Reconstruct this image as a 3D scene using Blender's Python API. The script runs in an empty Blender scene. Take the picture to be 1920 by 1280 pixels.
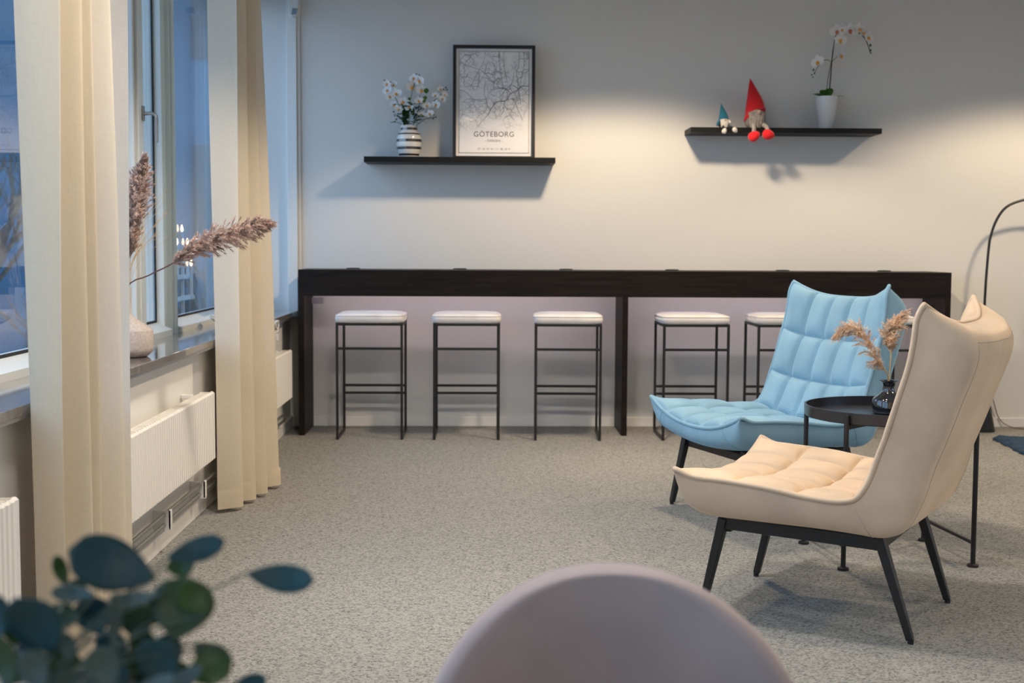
import bpy, bmesh, math, random
from mathutils import Vector, Matrix
random.seed(7)
S = bpy.context.scene
COL = S.collection
PI = math.pi

# ------------------------------------------------------------------ camera
# photo taken at 1.2 m, looking at the back wall, slightly down and to the right
F_PX, CX, CY, CAM_H = 2400.0, 960.0, 640.0, 1.2
VX, VY, SLOPE = 905.0, 463.0, 0.0052
yc = Vector(((VX - CX) / F_PX, -(VY - CY) / F_PX, -1)).normalized()
p2 = Vector(((VX + 1000 - CX) / F_PX, -(VY + 1000 * SLOPE - CY) / F_PX, -1))
zc = p2.cross(yc).normalized()
if zc.y < 0:
    zc = -zc
xc = yc.cross(zc)
cam_data = bpy.data.cameras.new('camera')
cam_data.sensor_width = 36.0
cam_data.lens = F_PX / 1920 * 36.0
cam_data.clip_start = 0.05
cam_data.clip_end = 300
cam_data.dof.use_dof = True
cam_data.dof.focus_distance = 4.55
cam_data.dof.aperture_fstop = 4.4
cam = bpy.data.objects.new('camera', cam_data)
COL.objects.link(cam)
cam.matrix_world = Matrix(((xc.x, xc.y, xc.z, 0), (yc.x, yc.y, yc.z, 0), (zc.x, zc.y, zc.z, CAM_H), (0, 0, 0, 1)))
S.camera = cam

# ------------------------------------------------------------------ dusk sky, windows' daylight, exposure
world = bpy.data.worlds.new('dusk_sky')
S.world = world
world.use_nodes = True
bg = world.node_tree.nodes['Background']
bg.inputs['Color'].default_value = (0.40, 0.64, 0.97, 1)
bg.inputs['Strength'].default_value = 1.55
S.view_settings.view_transform = 'Standard'
S.view_settings.look = 'None'
S.view_settings.gamma = 1.0
S.view_settings.use_curve_mapping = False
S.view_settings.exposure = 1.0
WARM = (1.0, 0.78, 0.53)
SPOT_W = 165.0
S.cycles.use_denoising = True
S.cycles.max_bounces = 7
S.cycles.diffuse_bounces = 4
S.cycles.transparent_max_bounces = 12
S.cycles.use_adaptive_sampling = True
S.cycles.adaptive_threshold = 0.04
S.cycles.sample_clamp_indirect = 6.0
S.cycles.caustics_reflective = False
S.cycles.caustics_refractive = False


def portal(y0, y1, z0, z1, x, side=1):
    d = bpy.data.lights.new('window_portal', 'AREA')
    d.shape = 'RECTANGLE'
    d.size = y1 - y0
    d.size_y = z1 - z0
    d.cycles.is_portal = True
    o = bpy.data.objects.new('window_portal', d)
    COL.objects.link(o)
    o.matrix_world = Matrix(((0, 0, -side, x), (side, 0, 0, (y0 + y1) / 2), (0, -1, 0, (z0 + z1) / 2), (0, 0, 0, 1)))


portal(-3.4, 8.5, 0.84, 2.8, -1.62)
portal(0.26, 4.54, 0.91, 2.39, 6.55, -1)  # portal of the unseen window added on the right


# ------------------------------------------------------------------ materials
def nodes_of(name):
    m = bpy.data.materials.new(name)
    m.use_nodes = True
    nt = m.node_tree
    return m, nt, nt.nodes['Principled BSDF']


def mat(name, col, rough=0.6, metal=0.0, spec=None, sheen=0.0, emit=None, emit_s=0.0, bump=None, var=None, coat=0.0):
    """principled; bump=(scale, strength, distance); var=(scale, amount, stretch)"""
    m, nt, b = nodes_of(name)
    b.inputs['Base Color'].default_value = (*col, 1)
    b.inputs['Roughness'].default_value = rough
    b.inputs['Metallic'].default_value = metal
    if spec is not None:
        b.inputs['Specular IOR Level'].default_value = spec
    if sheen:
        b.inputs['Sheen Weight'].default_value = sheen
        b.inputs['Sheen Roughness'].default_value = 0.4
    if coat:
        b.inputs['Coat Weight'].default_value = coat
        b.inputs['Coat Roughness'].default_value = 0.08
    if emit:
        b.inputs['Emission Color'].default_value = (*emit, 1)
        b.inputs['Emission Strength'].default_value = emit_s
    if bump or var:
        tc = nt.nodes.new('ShaderNodeTexCoord')
        if var:
            mp = nt.nodes.new('ShaderNodeMapping')
            mp.inputs['Scale'].default_value = var[2] if len(var) > 2 else (1, 1, 1)
            n = nt.nodes.new('ShaderNodeTexNoise')
            n.inputs['Scale'].default_value = var[0]
            n.inputs['Detail'].default_value = 4
            r = nt.nodes.new('ShaderNodeMapRange')
            r.inputs['From Min'].default_value = 0.3
            r.inputs['From Max'].default_value = 0.7
            r.inputs['To Min'].default_value = 1 - var[1]
            r.inputs['To Max'].default_value = 1 + var[1]
            mx = nt.nodes.new('ShaderNodeVectorMath')
            mx.operation = 'SCALE'
            mx.inputs[0].default_value = col
            nt.links.new(tc.outputs['Object'], mp.inputs['Vector'])
            nt.links.new(mp.outputs['Vector'], n.inputs['Vector'])
            nt.links.new(n.outputs['Fac'], r.inputs['Value'])
            nt.links.new(r.outputs['Result'], mx.inputs['Scale'])
            nt.links.new(mx.outputs['Vector'], b.inputs['Base Color'])
        if bump:
            n2 = nt.nodes.new('ShaderNodeTexNoise')
            n2.inputs['Scale'].default_value = bump[0]
            n2.inputs['Detail'].default_value = 3
            bp = nt.nodes.new('ShaderNodeBump')
            bp.inputs['Strength'].default_value = bump[1]
            bp.inputs['Distance'].default_value = bump[2]
            nt.links.new(tc.outputs['Object'], n2.inputs['Vector'])
            nt.links.new(n2.outputs['Fac'], bp.inputs['Height'])
            nt.links.new(bp.outputs['Normal'], b.inputs['Normal'])
    return m


def carpet_mat():
    m, nt, b = nodes_of('grey_loop_carpet')
    tc = nt.nodes.new('ShaderNodeTexCoord')
    mp = nt.nodes.new('ShaderNodeMapping')
    mp.inputs['Scale'].default_value = (0.55, 1.0, 1.0)
    vo = nt.nodes.new('ShaderNodeTexVoronoi')
    vo.inputs['Scale'].default_value = 290
    sp = nt.nodes.new('ShaderNodeSeparateColor')
    nz = nt.nodes.new('ShaderNodeTexNoise')
    nz.inputs['Scale'].default_value = 60
    nz.inputs['Detail'].default_value = 3
    n = nt.nodes.new('ShaderNodeMix')
    n.inputs['Factor'].default_value = 0.35
    nt.links.new(mp.outputs['Vector'], vo.inputs['Vector'])
    nt.links.new(mp.outputs['Vector'], nz.inputs['Vector'])
    nt.links.new(vo.outputs['Color'], sp.inputs['Color'])
    nt.links.new(sp.outputs['Red'], n.inputs['A'])
    nt.links.new(nz.outputs['Fac'], n.inputs['B'])
    cr = nt.nodes.new('ShaderNodeValToRGB')
    cr.color_ramp.elements[0].position = 0.12
    cr.color_ramp.elements[0].color = (0.062, 0.061, 0.06, 1)
    cr.color_ramp.elements[1].position = 0.62
    cr.color_ramp.elements[1].color = (0.325, 0.322, 0.303, 1)
    e = cr.color_ramp.elements.new(0.32)
    e.color = (0.19, 0.19, 0.18, 1)
    bp = nt.nodes.new('ShaderNodeBump')
    bp.inputs['Strength'].default_value = 0.25
    bp.inputs['Distance'].default_value = 0.002
    nt.links.new(tc.outputs['Object'], mp.inputs['Vector'])
    nt.links.new(n.outputs['Result'], cr.inputs['Fac'])
    nt.links.new(cr.outputs['Color'], b.inputs['Base Color'])
    nt.links.new(n.outputs['Result'], bp.inputs['Height'])
    nt.links.new(bp.outputs['Normal'], b.inputs['Normal'])
    b.inputs['Roughness'].default_value = 0.95
    b.inputs['Specular IOR Level'].default_value = 0.1
    return m


def glass_mat(name, ior, tint=(1, 1, 1)):
    """thin architectural glass: clear with Fresnel reflection"""
    m = bpy.data.materials.new(name)
    m.use_nodes = True
    nt = m.node_tree
    nt.nodes.clear()
    out = nt.nodes.new('ShaderNodeOutputMaterial')
    mix = nt.nodes.new('ShaderNodeMixShader')
    tr = nt.nodes.new('ShaderNodeBsdfTransparent')
    tr.inputs['Color'].default_value = (*tint, 1)
    gl = nt.nodes.new('ShaderNodeBsdfGlossy')
    gl.inputs['Roughness'].default_value = 0.0
    lw_ = nt.nodes.new('ShaderNodeLayerWeight')
    lw_.inputs['Blend'].default_value = 0.5
    pw = nt.nodes.new('ShaderNodeMath')
    pw.operation = 'POWER'
    pw.inputs[1].default_value = 5.0
    ma = nt.nodes.new('ShaderNodeMath')
    ma.operation = 'MULTIPLY_ADD'
    f0 = ((ior - 1) / (ior + 1)) ** 2
    ma.inputs[1].default_value = 1 - f0
    ma.inputs[2].default_value = f0
    nt.links.new(lw_.outputs['Facing'], pw.inputs[0])
    nt.links.new(pw.outputs[0], ma.inputs[0])
    nt.links.new(ma.outputs[0], mix.inputs['Fac'])
    nt.links.new(tr.outputs['BSDF'], mix.inputs[1])
    nt.links.new(gl.outputs['BSDF'], mix.inputs[2])
    nt.links.new(mix.outputs['Shader'], out.inputs['Surface'])
    return m


def curtain_mat():
    m = bpy.data.materials.new('linen_curtain')
    m.use_nodes = True
    nt = m.node_tree
    nt.nodes.clear()
    out = nt.nodes.new('ShaderNodeOutputMaterial')
    mix = nt.nodes.new('ShaderNodeMixShader')
    mix.inputs['Fac'].default_value = 0.45
    di = nt.nodes.new('ShaderNodeBsdfDiffuse')
    tl = nt.nodes.new('ShaderNodeBsdfTranslucent')
    tc = nt.nodes.new('ShaderNodeTexCoord')
    mp = nt.nodes.new('ShaderNodeMapping')
    mp.inputs['Scale'].default_value = (1, 1, 0.06)
    n = nt.nodes.new('ShaderNodeTexNoise')
    n.inputs['Scale'].default_value = 420
    n.inputs['Detail'].default_value = 3
    mp2 = nt.nodes.new('ShaderNodeMapping')
    mp2.inputs['Scale'].default_value = (0.08, 0.08, 1)
    n2 = nt.nodes.new('ShaderNodeTexNoise')
    n2.inputs['Scale'].default_value = 520
    ad = nt.nodes.new('ShaderNodeMath')
    ad.operation = 'ADD'
    cr = nt.nodes.new('ShaderNodeValToRGB')
    cr.color_ramp.elements[0].position = 0.35
    cr.color_ramp.elements[0].color = (0.80, 0.67, 0.50, 1)
    cr.color_ramp.elements[1].position = 0.65
    cr.color_ramp.elements[1].color = (0.90, 0.78, 0.60, 1)
    hf = nt.nodes.new('ShaderNodeMath')
    hf.operation = 'MULTIPLY'
    hf.inputs[1].default_value = 0.5
    L = nt.links.new
    L(tc.outputs['Object'], mp.inputs['Vector'])
    L(tc.outputs['Object'], mp2.inputs['Vector'])
    L(mp.outputs['Vector'], n.inputs['Vector'])
    L(mp2.outputs['Vector'], n2.inputs['Vector'])
    L(n.outputs['Fac'], ad.inputs[0])
    L(n2.outputs['Fac'], ad.inputs[1])
    L(ad.outputs[0], hf.inputs[0])
    L(hf.outputs[0], cr.inputs['Fac'])
    L(cr.outputs['Color'], di.inputs['Color'])
    tl.inputs['Color'].default_value = (0.84, 0.84, 0.80, 1)
    L(di.outputs['BSDF'], mix.inputs[1])
    L(tl.outputs['BSDF'], mix.inputs[2])
    L(mix.outputs['Shader'], out.inputs['Surface'])
    return m


def wood_mat():
    m, nt, b = nodes_of('black_brown_oak')
    tc = nt.nodes.new('ShaderNodeTexCoord')
    mp = nt.nodes.new('ShaderNodeMapping')
    mp.inputs['Scale'].default_value = (1.2, 20, 26)
    n = nt.nodes.new('ShaderNodeTexNoise')
    n.inputs['Scale'].default_value = 3
    n.inputs['Detail'].default_value = 6
    cr = nt.nodes.new('ShaderNodeValToRGB')
    cr.color_ramp.elements[0].position = 0.35
    cr.color_ramp.elements[0].color = (0.007, 0.005, 0.0045, 1)
    cr.color_ramp.elements[1].position = 0.7
    cr.color_ramp.elements[1].color = (0.018, 0.012, 0.010, 1)
    nt.links.new(tc.outputs['Object'], mp.inputs['Vector'])
    nt.links.new(mp.outputs['Vector'], n.inputs['Vector'])
    nt.links.new(n.outputs['Fac'], cr.inputs['Fac'])
    nt.links.new(cr.outputs['Color'], b.inputs['Base Color'])
    b.inputs['Roughness'].default_value = 0.5
    b.inputs['Specular IOR Level'].default_value = 0.18
    return m


def map_mat():
    """print of a street map: fine grey street net that thins out towards the caption"""
    m, nt, b = nodes_of('map_print')
    tc = nt.nodes.new('ShaderNodeTexCoord')
    dst = nt.nodes.new('ShaderNodeTexNoise')
    dst.inputs['Scale'].default_value = 9
    dst.inputs['Detail'].default_value = 3
    ad = nt.nodes.new('ShaderNodeMixRGB')
    ad.blend_type = 'ADD'
    ad.inputs['Fac'].default_value = 0.10
    L = nt.links.new
    L(tc.outputs['Object'], dst.inputs['Vector'])
    L(tc.outputs['Object'], ad.inputs['Color1'])
    L(dst.outputs['Color'], ad.inputs['Color2'])
    prev = None
    for sc, wid, dark in ((14, 0.05, 0.75), (42, 0.10, 0.45)):
        v = nt.nodes.new('ShaderNodeTexVoronoi')
        v.feature = 'DISTANCE_TO_EDGE'
        v.inputs['Scale'].default_value = sc
        r = nt.nodes.new('ShaderNodeMapRange')
        r.inputs['From Min'].default_value = 0.0
        r.inputs['From Max'].default_value = wid
        r.inputs['To Min'].default_value = dark
        r.inputs['To Max'].default_value = 0.0
        L(ad.outputs['Color'], v.inputs['Vector'])
        L(v.outputs['Distance'], r.inputs['Value'])
        if prev is None:
            prev = r.outputs['Result']
        else:
            mm = nt.nodes.new('ShaderNodeMath')
            mm.operation = 'MAXIMUM'
            L(prev, mm.inputs[0])
            L(r.outputs['Result'], mm.inputs[1])
            prev = mm.outputs[0]
    # patches without streets (water, woods) and the blank lower part of the sheet
    pn = nt.nodes.new('ShaderNodeTexNoise')
    pn.inputs['Scale'].default_value = 6.5
    pr = nt.nodes.new('ShaderNodeMapRange')
    pr.inputs['From Min'].default_value = 0.36
    pr.inputs['From Max'].default_value = 0.52
    L(tc.outputs['Object'], pn.inputs['Vector'])
    L(pn.outputs['Fac'], pr.inputs['Value'])
    sx = nt.nodes.new('ShaderNodeSeparateXYZ')
    L(tc.outputs['Object'], sx.inputs['Vector'])
    fz = nt.nodes.new('ShaderNodeMapRange')
    fz.inputs['From Min'].default_value = 0.16
    fz.inputs['From Max'].default_value = 0.27
    L(sx.outputs['Z'], fz.inputs['Value'])
    m1 = nt.nodes.new('ShaderNodeMath')
    m1.operation = 'MULTIPLY'
    L(prev, m1.inputs[0])
    L(pr.outputs['Result'], m1.inputs[1])
    m2 = nt.nodes.new('ShaderNodeMath')
    m2.operation = 'MULTIPLY'
    L(m1.outputs[0], m2.inputs[0])
    L(fz.outputs['Result'], m2.inputs[1])
    mx = nt.nodes.new('ShaderNodeMixRGB')
    mx.inputs['Color1'].default_value = (0.80, 0.78, 0.78, 1)
    mx.inputs['Color2'].default_value = (0.03, 0.03, 0.035, 1)
    L(m2.outputs[0], mx.inputs['Fac'])
    L(mx.outputs['Color'], b.inputs['Base Color'])
    b.inputs['Roughness'].default_value = 0.35
    b.inputs['Coat Weight'].default_value = 0.5
    b.inputs['Coat Roughness'].default_value = 0.05
    return m


def velvet(name, col):
    m = mat(name, col, 0.75, sheen=0.7, spec=0.2, var=(7, 0.10, (1, 1, 1)), bump=(60, 0.08, 0.003))
    m.node_tree.nodes['Principled BSDF'].inputs['Sheen Tint'].default_value = (min(1, col[0] * 1.5), min(1, col[1] * 1.5), min(1, col[2] * 1.5), 1)
    return m


M = {
    'wall': mat('white_wall_paint', (0.72, 0.71, 0.69), 0.85, bump=(220, 0.05, 0.001)),
    'ceil': mat('white_ceiling', (0.75, 0.75, 0.74), 0.9),
    'trim': mat('white_trim_paint', (0.78, 0.77, 0.75), 0.5),
    'panel': mat('cream_wall_panel', (0.86, 0.84, 0.80), 0.5),
    'carpet': carpet_mat(),
    'frame': mat('window_frame_paint', (0.72, 0.72, 0.68), 0.35),
    'alu': mat('brushed_aluminium', (0.60, 0.62, 0.64), 0.35, 0.9),
    'steel': mat('satin_steel', (0.36, 0.35, 0.34), 0.32, 1.0),
    'gasket': mat('black_rubber', (0.006, 0.008, 0.01), 0.6),
    'glass': glass_mat('window_glass', 1.8),
    'stone': mat('polished_grey_stone', (0.20, 0.175, 0.155), 0.09, var=(25, 0.25), coat=0.6),
    'rad': mat('white_enamel', (0.86, 0.82, 0.76), 0.35),
    'pipe': mat('zinc_pipe', (0.42, 0.44, 0.42), 0.35, 0.9),
    'curtain': curtain_mat(),
    'block_cloth': mat('light_block_cloth', (0.66, 0.55, 0.41), 0.9),  # opaque cloth of the added light-blocking sheet behind the curtains
    'wood': wood_mat(),
    'shelf': mat('black_shelf', (0.006, 0.006, 0.006), 0.5, spec=0.25, var=(30, 0.2, (1, 10, 10))),
    'black': mat('black_powder_coat', (0.011, 0.011, 0.012), 0.42),
    'tray': mat('charcoal_tray_enamel', (0.022, 0.022, 0.026), 0.28),
    'rubber': mat('rubber_foot', (0.01, 0.01, 0.01), 0.7),
    'stoolseat': velvet('pale_grey_seat_fabric', (0.78, 0.73, 0.70)),
    'cream': velvet('cream_velvet', (0.61, 0.475, 0.345)),
    'blue': velvet('powder_blue_velvet', (0.255, 0.435, 0.56)),
    'mauve': velvet('mauve_grey_velvet', (0.36, 0.29, 0.275)),
    'thread_c': mat('cream_thread', (0.50, 0.40, 0.29), 0.8),
    'thread_b': mat('blue_thread', (0.16, 0.30, 0.38), 0.8),
    'ceramic': mat('speckled_stoneware', (0.50, 0.42, 0.37), 0.75, var=(120, 0.18), bump=(150, 0.2, 0.001)),
    'pampas': mat('dried_pampas', (0.66, 0.47, 0.38), 0.9, var=(20, 0.25)),
    'pampas_d': mat('dried_stem', (0.16, 0.07, 0.05), 0.8),
    'grass': mat('dried_reed', (0.80, 0.60, 0.42), 0.9, var=(20, 0.25)),
    'straw': mat('straw_stalk', (0.68, 0.43, 0.17), 0.7),
    'smoke': None, 'cobalt': None,
    'petal': mat('white_petal', (0.82, 0.81, 0.80), 0.6),
    'yolk': mat('orange_yellow_throat', (0.78, 0.36, 0.05), 0.6),
    'magenta': mat('crimson_throat', (0.62, 0.16, 0.10), 0.6),
    'leaf': mat('dark_green_leaf', (0.045, 0.10, 0.025), 0.5, var=(30, 0.3)),
    'leaf2': mat('fresh_green_leaf', (0.055, 0.16, 0.015), 0.35, var=(20, 0.3)),
    'stem': mat('green_stem', (0.07, 0.09, 0.03), 0.6),
    'stemb': mat('brown_stem', (0.055, 0.035, 0.022), 0.6),
    'whitepot': mat('white_glazed_pot', (0.72, 0.74, 0.76), 0.18),
    'glaze': mat('white_glaze', (0.78, 0.74, 0.69), 0.12, coat=0.5),
    'silver': mat('silver_lustre_band', (0.16, 0.14, 0.13), 0.18, 0.9),
    'paper': map_mat(),
    'passe': mat('white_paper', (0.80, 0.78, 0.78), 0.4),
    'ink': mat('black_ink', (0.03, 0.03, 0.035), 0.5),
    'inkgrey': mat('grey_ink', (0.09, 0.09, 0.10), 0.5),
    'red': mat('red_felt', (0.62, 0.010, 0.018), 0.9, sheen=0.3, bump=(300, 0.3, 0.001)),
    'redknit': mat('scarlet_felt', (0.80, 0.012, 0.02), 0.9, sheen=0.3, bump=(300, 0.3, 0.001)),
    'greyfelt': mat('grey_felt', (0.27, 0.25, 0.23), 0.95, sheen=0.3),
    'beard': mat('grey_yarn', (0.36, 0.33, 0.30), 0.9, var=(60, 0.35)),
    'skin': mat('beige_felt', (0.52, 0.38, 0.30), 0.9),
    'teal': mat('teal_felt', (0.010, 0.13, 0.21), 0.9, sheen=0.3),
    'whitefelt': mat('white_felt', (0.70, 0.67, 0.63), 0.95),
    'darkfelt': mat('dark_grey_felt', (0.05, 0.05, 0.055), 0.95),
    'plastic': mat('white_plastic', (0.74, 0.74, 0.73), 0.35),
    'lens': mat('grey_sensor_lens', (0.25, 0.32, 0.37), 0.2),
    'cable': mat('white_cable', (0.72, 0.72, 0.70), 0.4),
    'dkcable': mat('grey_cable', (0.17, 0.14, 0.11), 0.5),
    'flame': mat('candle_bulb', (1, 0.9, 0.7), 0.3, emit=(1.0, 0.80, 0.50), emit_s=3.5),
    'candle': mat('white_candle_tube', (0.72, 0.74, 0.74), 0.4),
    'led': mat('led_strip_light', (1, 1, 1), 0.4, emit=(1.0, 0.80, 0.88), emit_s=14.0),
    'lamp': mat('downlight_lens', (1, 1, 1), 0.4, emit=WARM, emit_s=8),
    'rug': mat('navy_shag', (0.018, 0.05, 0.10), 0.95, var=(80, 0.5), bump=(120, 1.0, 0.01)),
    'euca1': mat('blue_green_leaf', (0.002, 0.046, 0.056), 0.5, var=(18, 0.25)),
    'euca2': mat('mid_green_leaf', (0.020, 0.055, 0.020), 0.5, var=(18, 0.25)),
    'euca3': mat('pale_sage_leaf', (0.05, 0.085, 0.075), 0.55, var=(18, 0.2)),
    'euca4': mat('bright_green_leaf', (0.018, 0.060, 0.006), 0.5, var=(18, 0.25)),
    'tabletop': mat('light_oak_top', (0.42, 0.31, 0.20), 0.4, var=(4, 0.2, (1, 14, 1))),
    'ground': mat('frosted_ground', (0.20, 0.22, 0.22), 0.9, var=(0.4, 0.3)),
    'bark': mat('grey_bark', (0.10, 0.085, 0.07), 0.9),
    'facade': mat('blue_grey_cladding', (0.055, 0.12, 0.19), 0.9, var=(0.5, 0.2)),
    'farglass': mat('far_window', (0.03, 0.04, 0.05), 0.1),
    'duct': mat('grey_steel_box', (0.20, 0.20, 0.21), 0.4),
}
M['smoke'] = mat('smoked_glass', (0.020, 0.028, 0.036), 0.03, spec=0.8, coat=1.0)
M['smoke'].node_tree.nodes['Principled BSDF'].inputs['Transmission Weight'].default_value = 0.55
M['cobalt'] = mat('cobalt_glass', (0.006, 0.010, 0.09), 0.06, spec=0.7, coat=1.0)


# ------------------------------------------------------------------ mesh helpers
class MB:
    def __init__(self):
        self.v, self.f = [], []

    def add(self, vs, fs):
        n = len(self.v)
        self.v += [tuple(p) for p in vs]
        self.f += [tuple(i + n for i in q) for q in fs]
        return self

    def box(self, x0, x1, y0, y1, z0, z1):
        vs = [(x, y, z) for z in (z0, z1) for y in (y0, y1) for x in (x0, x1)]
        return self.add(vs, [(0, 2, 3, 1), (4, 5, 7, 6), (0, 1, 5, 4), (2, 6, 7, 3), (0, 4, 6, 2), (1, 3, 7, 5)])

    def tube(self, pts, r, n=8, cap=True, closed=False):
        pts = [Vector(p) for p in pts]
        k = len(pts)
        rs = r if isinstance(r, (list, tuple)) else [r] * k
        vs, fs = [], []
        up = None
        for i, p in enumerate(pts):
            a = pts[(i - 1) % k] if (closed or i > 0) else pts[0]
            b = pts[(i + 1) % k] if (closed or i < k - 1) else pts[-1]
            t = (b - a)
            t = t.normalized() if t.length > 1e-9 else Vector((0, 0, 1))
            if up is None:
                up = Vector((0, 0, 1)) if abs(t.z) < 0.9 else Vector((1, 0, 0))
            s = t.cross(up)
            if s.length < 1e-6:
                s = t.cross(Vector((0.3, 1, 0.2)))
            s.normalize()
            up = s.cross(t).normalized()
            for j in range(n):
                an = 2 * PI * j / n
                vs.append(p + (s * math.cos(an) + up * math.sin(an)) * rs[i])
        m = k if closed else k - 1
        for i in range(m):
            for j in range(n):
                a, b = i * n + j, i * n + (j + 1) % n
                c, d = ((i + 1) % k) * n + (j + 1) % n, ((i + 1) % k) * n + j
                fs.append((a, b, c, d))
        if cap and not closed:
            fs.append(tuple(range(n))[::-1])
            fs.append(tuple((k - 1) * n + j for j in range(n)))
        return self.add(vs, fs)

    def bar(self, a, b, w0, w1=None, up=(0, 0, 1)):
        """square bar tapering from w0 to w1"""
        a, b = Vector(a), Vector(b)
        w1 = w0 if w1 is None else w1
        w0 = w0 if isinstance(w0, tuple) else (w0, w0)
        w1 = w1 if isinstance(w1, tuple) else (w1, w1)
        t = (b - a).normalized()
        u = Vector(up)
        if abs(t.dot(u)) > 0.95:
            u = Vector((1, 0, 0))
        s = t.cross(u).normalized()
        u = s.cross(t).normalized()
        vs = []
        for p, w in ((a, w0), (b, w1)):
            for x, y in ((-1, -1), (1, -1), (1, 1), (-1, 1)):
                vs.append(p + s * x * w[0] / 2 + u * y * w[1] / 2)
        return self.add(vs, [(3, 2, 1, 0), (4, 5, 6, 7), (0, 1, 5, 4), (1, 2, 6, 5), (2, 3, 7, 6), (3, 0, 4, 7)])

    def lathe(self, prof, n=32, c=(0, 0, 0)):
        vs, fs = [], []
        for r, z in prof:
            for j in range(n):
                a = 2 * PI * j / n
                vs.append((c[0] + r * math.cos(a), c[1] + r * math.sin(a), c[2] + z))
        for i in range(len(prof) - 1):
            for j in range(n):
                fs.append((i * n + j, i * n + (j + 1) % n, (i + 1) * n + (j + 1) % n, (i + 1) * n + j))
        if prof[0][0] > 1e-6:
            fs.append(tuple(range(n))[::-1])
        if prof[-1][0] > 1e-6:
            fs.append(tuple((len(prof) - 1) * n + j for j in range(n)))
        return self.add(vs, fs)

    def grid(self, rows):
        n = len(rows[0])
        vs = [p for r in rows for p in r]
        fs = []
        for i in range(len(rows) - 1):
            for j in range(n - 1):
                fs.append((i * n + j, i * n + j + 1, (i + 1) * n + j + 1, (i + 1) * n + j))
        return self.add(vs, fs)

    def ball(self, c, r, n=12, m=8):
        rx, ry, rz = r if isinstance(r, (tuple, list)) else (r, r, r)
        vs, fs = [], []
        for i in range(m + 1):
            t = PI * i / m
            for j in range(n):
                a = 2 * PI * j / n
                vs.append((c[0] + rx * math.sin(t) * math.cos(a), c[1] + ry * math.sin(t) * math.sin(a), c[2] - rz * math.cos(t)))
        for i in range(m):
            for j in range(n):
                fs.append((i * n + j, i * n + (j + 1) % n, (i + 1) * n + (j + 1) % n, (i + 1) * n + j))
        return self.add(vs, fs)

    def prism_y(self, prof, y0, y1):
        n = len(prof)
        vs = [(x, y0, z) for x, z in prof] + [(x, y1, z) for x, z in prof]
        fs = [tuple(range(n))[::-1], tuple(range(n, 2 * n))]
        for i in range(n):
            j = (i + 1) % n
            fs.append((i, j, n + j, n + i))
        return self.add(vs, fs)

    def mesh(self, name, smooth=False):
        me = bpy.data.meshes.new(name)
        me.from_pydata(self.v, [], self.f)
        me.validate()
        bm = bmesh.new()
        bm.from_mesh(me)
        bmesh.ops.remove_doubles(bm, verts=bm.verts, dist=1e-6)
        bmesh.ops.recalc_face_normals(bm, faces=bm.faces)
        bm.to_mesh(me)
        bm.free()
        if smooth:
            me.polygons.foreach_set('use_smooth', [True] * len(me.polygons))
            if smooth != 'all':
                me.set_sharp_from_angle(angle=math.radians(38))
        return me

    def build(self, name, material, parent=None, smooth=False, bevel=0.0):
        return link(name, self.mesh(name, smooth), material, parent, bevel)


def link(name, me, material, parent=None, bevel=0.0):
    o = bpy.data.objects.new(name, me)
    COL.objects.link(o)
    if material is not None and not me.materials:
        me.materials.append(M[material] if isinstance(material, str) else material)
    if parent is not None:
        o.parent = parent
    if bevel:
        b = o.modifiers.new('soft_edges', 'BEVEL')
        b.width = bevel
        b.segments = 2
        b.limit_method = 'ANGLE'
    return o


def tag(o, label, cat, group=None, kind=None):
    o['label'] = label
    o['category'] = cat
    if group:
        o['group'] = group
    if kind:
        o['kind'] = kind
    return o


def thing(name, label, cat, loc=(0, 0, 0), rz=0.0, group=None):
    o = bpy.data.objects.new(name, None)
    o.empty_display_size = 0.1
    COL.objects.link(o)
    o.location = loc
    o.rotation_euler = (0, 0, rz)
    return tag(o, label, cat, group)


def struct(o):
    o['kind'] = 'structure'
    return o


def copy_tree(o, parent=None):
    kids = list(o.children)
    c = o.copy()
    COL.objects.link(c)
    c.parent = parent
    for k in kids:
        copy_tree(k, c)
    return c


def catmull(pts, n):
    """resample a polyline smoothly, n steps per span"""
    pts = [Vector(p) for p in pts]
    out = []
    for i in range(len(pts) - 1):
        p0 = pts[i - 1] if i > 0 else pts[i] * 2 - pts[i + 1]
        p1, p2_ = pts[i], pts[i + 1]
        p3 = pts[i + 2] if i + 2 < len(pts) else pts[i + 1] * 2 - pts[i]
        for k in range(n):
            t = k / n
            out.append(0.5 * ((2 * p1) + (p2_ - p0) * t + (2 * p0 - 5 * p1 + 4 * p2_ - p3) * t * t + (3 * p1 - p0 - 3 * p2_ + p3) * t ** 3))
    out.append(pts[-1])
    return out


# ------------------------------------------------------------------ room shell
YB, YN, XR, ZC = 8.55, -3.6, 6.4, 2.95        # back wall, wall behind camera, right wall, ceiling
XW, XG = -1.275, -1.56                         # lower window wall face, window glass
struct(MB().box(-1.75, XR + .15, YN - .15, YB + .15, -0.10, 0.0).build('floor', 'carpet'))
struct(MB().box(-1.75, XR + .15, YN - .15, YB + .15, ZC, ZC + 0.12).build('ceiling', 'ceil'))
struct(MB().box(-1.75, XR + .15, YB, YB + .15, 0.0, ZC).build('wall_back', 'wall'))
struct(MB().box(-1.75, XR + .15, YN - .15, YN, 0.0, ZC).build('wall_front', 'wall'))
wr = struct(MB().box(XR, XR + .15, YN, 0.2, 0.0, ZC).build('wall_right', 'wall'))
for args in ((4.6, YB, 0, ZC), (0.2, 4.6, 0, .85), (0.2, 4.6, 2.45, ZC)):
    MB().box(XR, XR + .15, *args).build('wall_panel', 'wall', wr)
wq = struct(MB().box(XR + .05, XR + .11, .2, 4.6, .85, .91).build('window_6', 'frame'))  # unseen window, added to supply cool light from the right
MB().box(XR + .05, XR + .11, .2, 4.6, 2.39, 2.45).build('top_rail', 'frame', wq)
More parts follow.
